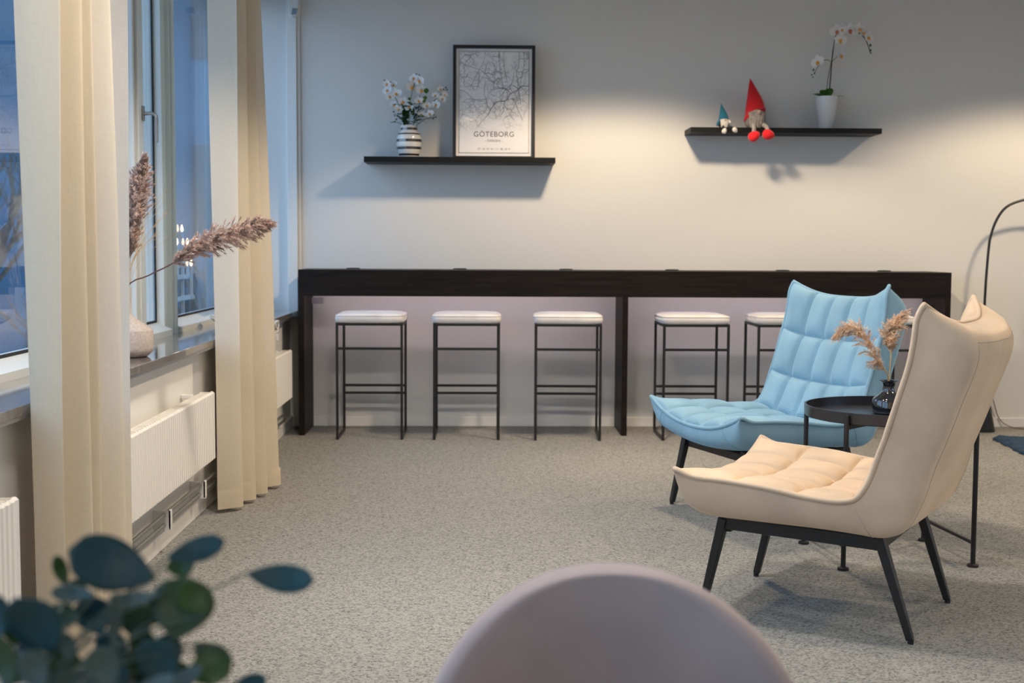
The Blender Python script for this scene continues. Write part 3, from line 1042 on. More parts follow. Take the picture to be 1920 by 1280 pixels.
def gnome(name, label, loc, k, hatm, bodym, beardm, bootm, legm, lean, boots, arm=None):
    t = thing(name, label, 'doll', loc, group='gnome dolls on the right shelf')

    def cone(prof, bend):
        rows = []
        for r, z in prof:
            rows.append([(r * k * math.cos(a) + bend(z) * k, r * k * .9 * math.sin(a), z * k) for a in [2 * PI * j / 20 for j in range(21)]])
        return MB().grid(rows)
    cone([(.0, .0), (.055, .002), (.070, .03), (.072, .07), (.066, .11), (.05, .125)], lambda z: 0).build('body', bodym, t, smooth='all')
    hat = []
    for r, z, fx in ((.071, .075, -.004), (.073, .095, -.003), (.071, .11, 0), (.066, .14, .0), (.058, .18, -.003), (.046, .22, -.010), (.031, .26, -.020), (.016, .30, -.030), (.008, .32, -.034), (.001, .338, -.040)):
        hat.append([(k * (r * math.cos(a) + fx), k * r * .9 * math.sin(a), k * (z + (.030 * max(0, math.cos(a + PI / 2) * 1.0) ** 1.5 if z < .1 else 0) - (.03 * lean * math.cos(a) * -1 if z < .12 else 0))) for a in [2 * PI * j / 28 for j in range(29)]])
    MB().grid(hat).build('hat', hatm, t, smooth='all')
    MB().ball((.010 * k, -.078 * k, .104 * k), .0155 * k, 12, 8).build('nose', 'skin', t, smooth='all')
    bd = MB()
    rnd = random.Random(5)
    for i in range(70):
        a = -PI / 2 + rnd.uniform(-.95, 1.25)
        x0, y0 = .064 * k * math.cos(a), .066 * k * math.sin(a)
        ln = rnd.uniform(.08, .125) * k
        pts = []
        for j in range(7):
            u = j / 6
            pts.append((x0 * (1 - .25 * u) + rnd.uniform(-1, 1) * .006 * k, y0 - (.014 * math.sin(u * 2.6) + .004) * k + rnd.uniform(-1, 1) * .003 * k, (.122 - .34 * abs(x0)) * k - ln * u))
        bd.tube(catmull(pts, 3), .0032 * k, 5)
    bd.build('beard', beardm, t, smooth=True)
    for i, (bx, bz, ang) in enumerate(boots):
        x0 = (-.025 if i == 0 else .03) * k
        MB().tube(catmull([(x0, -.03 * k, .018 * k), (x0 + (bx * k - x0) * .4, -.085 * k, .016 * k), (x0 + (bx * k - x0) * .8, -.108 * k, -.004 * k), (bx * k, -.112 * k, bz * k + .03 * k)], 4), .0145 * k, 8).build('leg', legm, t, smooth=True)
        bm_ = MB().ball((0, 0, 0), (.043 * k, .040 * k, .034 * k), 16, 10)
        ca_, sa_ = math.cos(ang), math.sin(ang)
        vv = []
        for x_, y_, z_ in bm_.v:
            tp = 1.0 - .22 * x_ / (.043 * k)          # fuller heel, narrower toe
            vv.append((bx * k + (x_ * ca_ - z_ * tp * sa_), -.125 * k + y_ * tp, bz * k + .012 * k + (x_ * sa_ + z_ * tp * ca_)))
        bm_.v = vv
        bm_.build('boot', bootm, t, smooth='all')
    if arm:
        MB().tube(catmull([(-.06 * k, -.02 * k, .10 * k), (-.085 * k, -.04 * k, .07 * k), (-.095 * k, -.05 * k, .03 * k)], 4), .016 * k, 8).build('arm', arm, t, smooth=True)
        MB().tube(catmull([(.06 * k, -.02 * k, .10 * k), (.08 * k, -.04 * k, .08 * k), (.075 * k, -.06 * k, .055 * k)], 4), .018 * k, 8).build('arm', beardm, t, smooth=True)
    return t


gnome('gnome_doll', 'larger gnome doll with tall red hat and red boots sitting on the shelf', (1.772, 8.388, SR[3]), .96, 'red', 'greyfelt', 'beard', 'redknit', 'beard', 1.0,
      ((-.030, -.072, .55), (.066, -.062, -.20)))
gnome('gnome_doll', 'small gnome doll with pointed blue hat and white boots sitting on the shelf', (1.561, 8.36, SR[3]), .47, 'teal', 'darkfelt', 'whitefelt', 'whitefelt', 'darkfelt', .0,
      ((-.01, -.06, 1.2), (.135, -.05, -.8)), 'teal')

# ------------------------------------------------------------------ motion sensor high in the corner
t = thing('motion_sensor', 'white motion sensor high in the corner by the window', 'sensor', (-1.232, 8.505, 2.68))
MB().prism_y([(-.032, .02), (-.012, .0), (.022, .006), (.034, .06), (.030, .17), (-.032, .17)], -.055, 0).build('housing', 'plastic', t, bevel=.006)
MB().prism_y([(-.012, .012), (.020, .016), (.030, .052), (-.004, .055)], -.062, -.050).build('lens', 'lens', t, bevel=.003)

# ------------------------------------------------------------------ lounge chairs
EDGE = [(.376, .495), (.317, .474), (.227, .470), (.139, .465), (.052, .457), (-.032, .446), (-.115, .440), (-.164, .442), (-.203, .457), (-.236, .510), (-.265, .597), (-.287, .662), (-.314, .759), (-.341, .855), (-.354, .933), (-.360, .995), (-.378, 1.040)]
CENT = [(.380, .408), (.318, .414), (.227, .414), (.139, .410), (.050, .403), (-.030, .395), (-.115, .388), (-.172, .388), (-.222, .408), (-.262, .475), (-.295, .565), (-.318, .633), (-.350, .725), (-.380, .813), (-.404, .885), (-.420, .936), (-.434, .974)]
BOT = [(.315, .343), (.285, .341), (.22, .339), (.139, .339), (.05, .339), (-.03, .339), (-.115, .338), (-.19, .335), (-.275, .333), (-.345, .362), (-.395, .445), (-.430, .535), (-.475, .655), (-.510, .758), (-.540, .842), (-.552, .900), (-.548, .940)]
WID = [.412, .404, .400, .400, .400, .400, .398, .395, .392, .390, .388, .387, .385, .383, .380, .377, .373]


def armchair(name, label, mt, thread, loc, rz):
    t = thing(name, label, 'armchair', loc, rz, 'tufted lounge armchairs')
    SUB = 5
    E_ = catmull([(x, 0, z) for x, z in EDGE], SUB)
    C_ = catmull([(x, 0, z) for x, z in CENT], SUB)
    B_ = catmull([(x, 0, z) for x, z in BOT], SUB)
    W_ = [v.x for v in catmull([(a, 0, 0) for a in WID], SUB)]
    NV = len(E_)
    # arc length along the centre for the rows of tufts; junction at index 8*SUB
    J = int(7.7 * SUB)
    arc = [0]
    for i in range(1, NV):
        arc.append(arc[-1] + (C_[i] - C_[i - 1]).length)

    def rowpos(i):
        if i <= J:
            return arc[i] / arc[J] * 3
        return 3 + (arc[i] - arc[J]) / (arc[-1] - arc[J]) * 3
    NS = 60

    def base(i, s):
        g = abs(s) ** (2.3 if i < J else 2.3 + 1.0 * min(1, (i - J) / 20))
        p = C_[i] + (E_[i] - C_[i]) * g
        return Vector((p.x, s * W_[i], p.z))
    # refine rows: sample v between indices
    VR = 4 * (NV - 1)

    def basev(k, s):
        f = k / VR * (NV - 1)
        i = min(int(f), NV - 2)
        u = f - i
        return base(i, s) * (1 - u) + base(i + 1, s) * u

    def rowv(k):
        f = k / VR * (NV - 1)
        i = min(int(f), NV - 2)
        u = f - i
        return rowpos(i) * (1 - u) + rowpos(i + 1) * u
    rows = []
    for k in range(VR + 1):
        r = []
        for j in range(NS + 1):
            s = -1 + 2 * j / NS
            p = basev(k, s)
            du = basev(min(k + 1, VR), s) - basev(max(k - 1, 0), s)
            dv = basev(k, min(s + .04, 1)) - basev(k, max(s - .04, -1))
            n = du.cross(dv).normalized()
            if n.z < 0 and k < VR * .45:
                n = -n
            if n.x < 0 and k >= VR * .45:
                n = -n
            a = (j / NS * 5) % 1.0 * 2 - 1
            if j == NS:
                a = 1
            rv = rowv(k)
            b = (rv % 1.0) * 2 - 1
            if abs(rv - round(rv)) < 1e-4:
                b = 1
            pa, pb = max(0, 1 - abs(a) ** 2.6) ** .5, max(0, 1 - abs(b) ** 2.8) ** .5
            hgt = .046 * (pa * pb) ** .75
            hgt *= 1 - .6 * abs(s) ** 7
            if j in (0, NS) or k in (0, VR):
                hgt = 0
            r.append(p + n * hgt)
        rows.append(r)
    MB().grid(rows).build('tufted_cushion', mt, t, smooth='all')
    # outer shell
    NCs = 44
    rows = []
    for k in range(VR + 1):
        v = k / VR
        f = v * (NV - 1)
        i = min(int(f), NV - 2)
        u = f - i
        e = E_[i] * (1 - u) + E_[i + 1] * u
        bt = B_[i] * (1 - u) + B_[i + 1] * u
        wd = W_[i] * (1 - u) + W_[i + 1] * u
        yb = .335 if v < .5 else .335 - .03 * min(1, (v - .5) / .2)
        r = []
        for j in range(NCs + 1):
            c = -1 + 2 * j / NCs
            sg = 1 if c >= 0 else -1
            ac = abs(c)
            if ac <= .66:
                y = c / .66 * yb
                x, z = bt.x, bt.z - .032 * (1 - (ac / .66) ** 2) * max(0, min(1, (.50 - v) / .06))
                if v > .5:          # rear slightly rounded
                    x += .030 * (ac / .66) ** 2 * min(1, (v - .5) / .2)
            else:
                q_ = (ac - .66) / .34
                bx = bt.x + (.030 * min(1, (v - .5) / .2) if v > .5 else 0)
                y = sg * (yb + (wd - yb) * math.sin(q_ * PI / 2) ** .9)
                m_ = 1 - math.cos(q_ * PI / 2)
                x, z = bx + (e.x - bx) * m_, bt.z + (e.z - bt.z) * m_
            p = Vector((x, y, z))
            for lim, edge_k in ((.11, 0), (.08, VR)):
                d = v if edge_k == 0 else 1 - v
                if d < lim:
                    q2 = d / lim
                    ep = basev(edge_k, c)
                    p.y = ep.y + (p.y - ep.y) * math.sin(q2 * PI / 2)
                    if edge_k == 0:
                        p.x = ep.x + (p.x - ep.x) * (1 - math.cos(q2 * PI / 2)) + .012 * math.sin(q2 * PI)
                        p.z = ep.z + (p.z - ep.z) * math.sin(q2 * PI / 2)
                    else:
                        p.x = ep.x + (p.x - ep.x) * math.sin(q2 * PI / 2)
                        p.z = ep.z + (p.z - ep.z) * (1 - math.cos(q2 * PI / 2))
            r.append(p)
        rows.append(r)
    shell = MB().grid(rows).build('shell', mt, t, smooth='all')
    # piping round the rim
    loop = [basev(0, -1 + 2 * j / 40) for j in range(40)]
    loop += [basev(k, 1) for k in range(0, VR, 3)]
    loop += [basev(VR, 1 - 2 * j / 40) for j in range(40)]
    loop += [basev(k, -1) for k in range(VR, 0, -3)]
    MB().tube(loop, .0085, 8, closed=True).build('piping', mt, t, smooth='all')
    # seams: rear side seams, bend seams
    jr = [int(NCs * (.5 - .33)), int(NCs * (.5 + .33))]
    lines = []
    for jj in jr:
        lines.append([rows[k][jj] for k in range(int(VR * .53), int(VR * .94), 2)])
        kk = int(VR * .475)
        rng = range(jj, 0, -1) if jj < NCs / 2 else range(jj, NCs)
        lines.append([rows[kk][q_] for q_ in rng])
        lines.append([rows[k][jj] for k in range(1, int(VR * .13))])
    lines.append([rows[int(VR * .94)][q_] for q_ in range(jr[0], jr[1] + 1)])
    for ln_ in lines:
        MB().tube(ln_, .0016, 4).build('seam', thread, shell, smooth='all')
    # steel frame
    for s in (-1, 1):
        MB().bar((.268, s * .266, .308), (-.252, s * .266, .298), (.026, .042), (.026, .042)).build('side_rail', 'black', t, bevel=.003)
        for (x0, z0), (x1) in (((.262, .322), .335), ((-.243, .318), -.345)):
            lg = MB().bar((x0, s * .266, z0), (x1 * .995, s * .266, .012), (.040, .030), (.024, .022), up=(1, 0, 0)).build('leg', 'black', t, bevel=.003)
            MB().lathe([(.0, 0), (.0095, 0), (.0095, .014), (0, .014)], 12, (x1, s * .266, 0)).build('foot_glide', 'rubber', lg, smooth=True)
    for x, z in ((.255, .292), (-.235, .290)):
        MB().bar((x, -.255, z), (x, .255, z), (.026, .036)).build('cross_rail', 'black', t, bevel=.003)
    for y in (-.14, .14):
        MB().box(-.24, .26, y - .02, y + .02, .296, .312).build('seat_support', 'black', t)
    return t


armchair('lounge_chair', 'cream velvet tufted armchair in front, back turned to the right', 'cream', 'thread_c', (1.155, 4.205, 0), math.radians(148.4))
armchair('lounge_chair', 'powder blue velvet tufted armchair behind the side table', 'blue', 'thread_b', (1.298, 5.79, 0), math.radians(199.5))

# ------------------------------------------------------------------ tray side table
TC = Vector((1.589, 4.932, 0))
tb = thing('side_table', 'round black tray side table between the two armchairs', 'table', TC, math.radians(5.5))
TR = .322
MB().lathe([(0, .548), (TR - .004, .548), (TR, .552), (TR, .592), (TR - .006, .592), (TR - .006, .556), (0, .556)], 72).build('tray', 'tray', tb, smooth=True)
lr_ = .334
for k, a in enumerate((140, 220, 320, 40)):
    A = math.radians(a)
    x, y = lr_ * math.cos(A), lr_ * math.sin(A)
    lg = MB().tube([(x, y, .012), (x, y, .583)], .0095, 12).build('leg', 'black', tb, smooth=True)
    MB().lathe([(0, 0), (.021, 0), (.021, .009), (.010, .013), (0, .013)], 18, (x, y, 0)).build('foot', 'rubber', lg, smooth=True)
for a, b in ((140, 320), (220, 40)):
    A, B = math.radians(a), math.radians(b)
    MB().bar((lr_ * math.cos(A), lr_ * math.sin(A), .538), (lr_ * math.cos(B), lr_ * math.sin(B), .538), (.014, .016)).build('cross_brace', 'black', tb)
for a, b in ((140, 220), (320, 40)):
    A, B = math.radians(a), math.radians(b)
    MB().bar((lr_ * math.cos(A), lr_ * math.sin(A), .092), (lr_ * math.cos(B), lr_ * math.sin(B), .092), .012).build('stretcher', 'black', tb)


def plume(m, path, width, n, strand, sd, droop=.35, lush=30):
    """feathery seed head: drooping branchlets along a rachis, each set with fine seeds"""
    rnd = random.Random(sd)
    P = catmull(path, 10)
    G = Vector((0, 0, -1))
    for i in range(n):
        u = (i + rnd.random()) / n
        k = min(int(u * (len(P) - 1)), len(P) - 2)
        p = P[k].lerp(P[k + 1], rnd.random())
        d = (P[k + 1] - P[k]).normalized()
        env = max(.16, math.sin(PI * min(1, u * .86 + .14)) ** .75)
        r = Vector((rnd.gauss(0, 1), rnd.gauss(0, 1), rnd.gauss(0, 1)))
        r = (r - d * r.dot(d)).normalized()
        ln = strand * rnd.uniform(.55, 1.2) * (1.0 - .35 * u)
        out = width * env * rnd.uniform(.35, 1.1)
        mid = p + d * ln * .5 + r * out * .6
        e = p + d * ln + r * out + G * droop * ln * rnd.uniform(.1, .9)
        pts = catmull([p, mid, e], 4)
        m.tube(pts, [.0007] * (len(pts) - 1) + [.0003], 3, cap=False)
        for q_ in range(lush):
            f = rnd.uniform(.12, 1.0) * (len(pts) - 1)
            a = min(int(f), len(pts) - 2)
            c = pts[a].lerp(pts[a + 1], f - a)
            dd = (pts[a + 1] - pts[a]).normalized()
            s_ = Vector((rnd.gauss(0, 1), rnd.gauss(0, 1), rnd.gauss(0, 1))).normalized()
            l2 = rnd.uniform(.008, .017)
            w_ = dd.cross(s_).normalized() * .0011
            tip = c + (dd * .8 + s_ * .75).normalized() * l2
            m.add([c - w_, c + w_, tip], [(0, 1, 2)])


bt = thing('glass_bottle', 'smoked glass bottle vase standing on the black tray', 'vase', (1.593, 4.955, .556))
MB().lathe([(0, 0), (.055, 0), (.061, .006), (.062, .050), (.057, .062), (.036, .078), (.026, .088), (.0235, .100), (.0235, .122), (.027, .127), (.036, .130), (.036, .133), (.020, .131), (.019, .100), (.030, .082), (.052, .062), (.055, .012), (0, .010)], 40).build('body', 'smoke', bt, smooth=True)
cb = thing('cobalt_vase', 'cobalt blue glass vase partly hidden by the cream armchair', 'vase', (1.640, 4.850, .556))
MB().lathe([(0, 0), (.034, 0), (.040, .01), (.040, .05), (.030, .085), (.016, .105), (.013, .125), (.017, .130), (.012, .130), (.010, .10), (0, .09)], 32).build('body', 'cobalt', cb, smooth=True)
for lb, path, wd, nn, sd, st0 in (
        ('dried reed plume drooping left out of the smoked bottle', [(1.572, 4.93, .725), (1.535, 4.93, .770), (1.49, 4.92, .835), (1.455, 4.91, .880), (1.410, 4.90, .893), (1.380, 4.90, .878)], .046, 190, 3, 0),
        ('round dried reed plume standing upright in the smoked bottle', [(1.600, 4.96, .790), (1.598, 4.96, .830), (1.598, 4.96, .875), (1.615, 4.96, .905), (1.645, 4.96, .945)], .046, 200, 4, 1)):
    t = thing('dried_grass', lb, 'dried grass', (0, 0, 0), group='dried reeds in the smoked bottle')
    base_ = (1.593, 4.955, .572)
    MB().tube(catmull([base_, (1.592 - .004 * (1 - st0), 4.95, .69), path[0], path[1]], 4), .0022, 5).build('stalk', 'straw', t, smooth=True)
    m = MB()
    plume(m, path, wd, nn, .055, sd, .6, 34)
    m.build('seed_head', 'grass', t)

# ------------------------------------------------------------------ floor lamp at the right, cable and rug
lp = thing('floor_lamp', 'black arched floor lamp at the right behind the cream armchair', 'lamp', (3.318, 8.36, 0))
MB().lathe([(0, 0), (.082, 0), (.082, .008), (.034, .26), (.016, .33), (0, .33)], 32).build('base', 'black', lp, smooth=True)
MB().tube(catmull([(-.012, 0, .30), (-.008, 0, .88), (.006, 0, 1.20), (.020, 0, 1.30), (.055, 0, 1.40), (.11, 0, 1.475), (.19, 0, 1.515), (.30, 0, 1.535), (.45, 0, 1.52), (.56, 0, 1.45), (.60, 0, 1.37)], 6), .0085, 10).build('arc_pole', 'black', lp, smooth=True)
MB().lathe([(.02, .0), (.05, -.01), (.15, -.12), (.15, -.125), (.145, -.122), (.045, -.016), (.0, -.008)], 32, (.60, 0, 1.37)).build('shade', 'black', lp, smooth=True)
MB().tube(catmull([(.03, .06, .30), (.075, .13, .29), (.115, .16, .235), (.145, .165, .16), (.172, .168, .08), (.21, .155, .03), (.27, .10, .006), (.42, .02, .006), (.75, -.05, .006)], 6), .0035, 6).build('cable', 'dkcable', lp, smooth=True)
rg = []
corner, d1, d2 = Vector((3.235, 7.99, 0)), Vector((-.10, -1.0, 0)).normalized(), Vector((1.0, -.06, 0)).normalized()
m = MB()
N1, N2 = 40, 50
rnd = random.Random(2)
rows = [[corner + d1 * (1.6 * i / N1) + d2 * (2.0 * j / N2) + Vector((rnd.uniform(-.012, .012), rnd.uniform(-.012, .012), (.012 if i in (0, N1) or j in (0, N2) else .026) + rnd.uniform(-.006, .008))) for j in range(N2 + 1)] for i in range(N1 + 1)]
m.grid(rows)
sk = [p for p in rows[0]]
m.grid([[Vector((p.x, p.y, .001)) for p in rows[0]], rows[0]])
m.grid([[Vector((r[0].x, r[0].y, .001)) for r in rows], [r[0] for r in rows]])
tag(m.build('rug', 'rug', smooth='all'), 'dark blue shag rug with its corner at the right edge', 'rug')

# ------------------------------------------------------------------ things on the window sill
SZ = .776
vz = thing('stoneware_vase', 'speckled beige stoneware vase on the sill beside the left curtain', 'vase', (-1.362, 4.90, SZ))
MB().lathe([(0, 0), (.078, 0), (.088, .006), (.102, .020), (.105, .035), (.105, .098), (.101, .106), (.034, .152), (.027, .162), (.0255, .20), (.027, .262), (.022, .262), (.020, .20), (0, .19)], 48).build('body', 'ceramic', vz, smooth=True)
for lb, path, wd, nn, sd in (
        ('dusty pink pampas plume reaching out over the room', [(-1.178, 4.87, 1.128), (-1.10, 4.85, 1.180), (-1.02, 4.83, 1.215), (-.93, 4.81, 1.245), (-.86, 4.79, 1.268), (-.812, 4.78, 1.278)], .060, 420, 11),
        ('dusty pink pampas plume standing upright beside the left curtain', [(-1.345, 4.89, 1.14), (-1.325, 4.88, 1.25), (-1.305, 4.87, 1.35), (-1.290, 4.86, 1.43), (-1.270, 4.85, 1.50)], .060, 420, 12)):
    t = thing('pampas_stem', lb, 'dried grass', (0, 0, 0), group='pampas stems in the stoneware vase')
    MB().tube(catmull([(-1.362, 4.90, .80), (-1.355, 4.90, 1.03), (Vector(path[0]) + Vector((-1.35, 4.90, 1.045))) / 2, path[0], path[2]], 4), .0030, 6).build('stalk', 'pampas_d', t, smooth=True)
    m = MB()
    plume(m, path, wd, nn, .070, sd, .30, 62)
    m.build('plume', 'pampas', t)
wisp = thing('grass_wisps', 'fine pale grass wisps beside the upright pampas plume', 'dried grass', (0, 0, 0))
m = MB()
rnd = random.Random(9)
for i in range(26):
    b0 = Vector((-1.35 + rnd.uniform(-.01, .01), 4.9, 1.03))
    tip = Vector((-1.20 + rnd.uniform(-.09, .04), 4.88 + rnd.uniform(-.03, .03), 1.22 + rnd.uniform(0, .22)))
    m.tube(catmull([b0, b0 * .55 + tip * .45 + Vector((-.02, 0, .03)), tip], 4), .0006, 3, cap=False)
m.build('blades', 'straw', wisp)['kind'] = 'stuff'

ca = thing('candle_arch', 'white electric candle holder on the sill behind the second curtain', 'candle holder', (-1.432, 7.20, SZ))
MB().box(-.03, .03, -.05, .05, 0, .014).build('base', 'plastic', ca, bevel=.003)
MB().box(-.008, .008, -.012, .012, .014, .335).build('post', 'plastic', ca)
for k, (dy, z, w_) in enumerate(((.22, .135, .22), (.13, .255, .13))):
    MB().box(-.014, .014, -w_ - .02, w_ + .02, z - .018, z + .006).build('arm', 'plastic', ca, bevel=.003)
for dy, z, L in ((0, .335, .165), (.125, .261, .165), (-.125, .261, .165), (.215, .141, .165), (-.215, .141, .165)):
    c = MB().tube([(0, dy, z), (0, dy, z + L)], .0095, 10).build('candle', 'candle', ca, smooth=True)
    MB().lathe([(.004, 0), (.008, .008), (.009, .018), (.005, .034), (0, .042)], 10, (0, dy, z + L)).build('bulb', 'flame', c, smooth='all')


def coil(name, lb, c, r, n, sd, flat=.35):
    rnd = random.Random(sd)
    pts = []
    for i in range(n * 8):
        a = 2 * PI * i / 8
        rr = r * (.75 + .35 * rnd.random())
        pts.append((c[0] + rr * flat * math.cos(a) + rnd.uniform(-.004, .004), c[1] + rr * math.sin(a) * 1.2, c[2] + abs(rr * math.sin(a * .5 + sd)) * .9 + .004))
    return tag(MB().tube(catmull(pts, 3), .0028, 6).build(name, 'cable', smooth='all'), lb, 'cable')


coil('cable_coil', 'coil of white cable on the sill behind the second curtain', (-1.40, 6.72, SZ + .001), .06, 4, 3)
tg = thing('plug_adapter', 'white plug and looped flex hanging at the sill right of the second curtain', 'plug', (-1.205, 7.45, .70))
MB().box(-.008, .022, -.03, .02, -.05, -.01).build('plug_body', 'plastic', tg, bevel=.006)
pts = [(.0 + .014 * math.sin(i * 1.9), .02 + .055 * math.cos(i * .8), .03 + .035 * math.sin(i * .8 + .6 * math.sin(i))) for i in range(20)]
MB().tube(catmull(pts, 3), .0042, 6).build('flex', 'cable', tg, smooth='all')

# ------------------------------------------------------------------ foreground: dining chair, table, eucalyptus
fc = thing('dining_chair', 'mauve grey velvet dining chair with rounded back in the foreground', 'chair', (.158, 1.56, 0), math.radians(180))
# local: +y points away from the backrest towards the table (world -y)


def back_pt(u, v, off):
    """u -1..1 across, v 0..1 up; off = thickness offset"""
    return None


rows_o, rows_i = [], []
HB_, A_ = .805, .228
outline = []
for j in range(41):
    a = PI * j / 40
    outline.append((math.copysign(abs(math.cos(a)) ** .92, math.cos(a)), math.sin(a)))
m = MB()
layers = [(-.020, .90), (-.026, .97), (-.020, 1.0), (-.004, 1.02), (.012, 1.015), (.024, .985), (.028, .93)]


def chair_back(y0, sc, x, zz):
    # backrest wraps gently round the sitter
    return (x * A_ * sc, y0 + .10 * (abs(x) ** 2) * .9 + (.62 - zz) * -.10 * 0, zz)


rows = []
for y0, sc in layers:
    r = []
    for k in range(13):
        zz = .44 + (.60 - .44) * k / 12
        r.append(chair_back(y0, sc, -1 * (.86 + .14 * k / 12), zz))
    for ux, uz in outline[::-1]:
        r.append(chair_back(y0, sc, ux, .60 + uz * (HB_ - .60 - .02 + .02 * sc)))
    for k in range(12, -1, -1):
        zz = .44 + (.60 - .44) * k / 12
        r.append(chair_back(y0, sc, (.86 + .14 * k / 12), zz))
    rows.append(r)
m.grid(rows)
for side in (rows[0], rows[-1]):          # fill front and rear faces, row by row across
    n = len(side)
    fill = []
    for k in range(n // 2 + 1):
        a, b = Vector(side[k]), Vector(side[n - 1 - k])
        line = []
        for q_ in range(13):
            u = q_ / 12
            p = a + (b - a) * u
            c = (p.x / (A_ * layers[0][1])) if A_ else 0
            y0 = side[k][1] - .10 * (abs(a.x / (A_ * (layers[0][1] if side is rows[0] else layers[-1][1]))) ** 2) * .9
            bul = -.012 if side is rows[0] else .012
            ed = (1 - (2 * u - 1) ** 2)
            p.y = y0 + .09 * (abs(p.x / A_ / .93) ** 2) + bul * ed * min(1, 1.0 - max(0, (p.z - .74)) / .075)
            line.append(p)
        line[0], line[-1] = a, b
        fill.append(line)
    m.grid(fill)
m.build('backrest', 'mauve', fc, smooth='all')
rows = []
for r, z in ((0, .40), (.85, .40), (.97, .41), (1.0, .435), (.98, .462), (.88, .474), (.5, .470), (0, .468)):
    rows.append([(.235 * r * math.copysign(abs(math.cos(a)) ** .7, math.cos(a)), .215 + .225 * r * math.copysign(abs(math.sin(a)) ** .7, math.sin(a)), z) for a in [2 * PI * q_ / 48 for q_ in range(49)]])
MB().grid(rows).build('seat', 'mauve', fc, smooth='all')
for sx in (-1, 1):
    for y0, y1 in ((.06, .0), (.36, .42)):
        MB().bar((sx * .17, y0, .405), (sx * .215, y1, .0), .026, .016, up=(1, 0, 0)).build('leg', 'black', fc)

dt = thing('dining_table', 'light oak dining table just below the picture, under the eucalyptus', 'table', (-.15, .60, 0))
MB().lathe([(0, .712), (.56, .712), (.58, .722), (.58, .738), (.57, .742), (0, .742)], 72).build('tabletop', 'tabletop', dt, smooth=True)
for a in (45, 135, 225, 315):
    A = math.radians(a)
    MB().bar((.40 * math.cos(A), .40 * math.sin(A), .712), (.50 * math.cos(A), .50 * math.sin(A), 0), .05, .03, up=(1, 0, 0)).build('leg', 'black', dt)
ev = thing('stoneware_jug', 'stoneware jug holding the eucalyptus on the foreground table', 'vase', (-.385, 1.06, .742))
MB().lathe([(0, 0), (.03, 0), (.036, .005), (.034, .05), (.020, .075), (.017, .085), (.013, .085), (.012, .05), (0, .04)], 28).build('body', 'ceramic', ev, smooth=True)
eu = thing('eucalyptus', 'blurred bunch of dark eucalyptus leaves in the lower left foreground', 'plant', (-.385, 1.06, .742))
E0 = Vector((-.385, 1.06, .742))
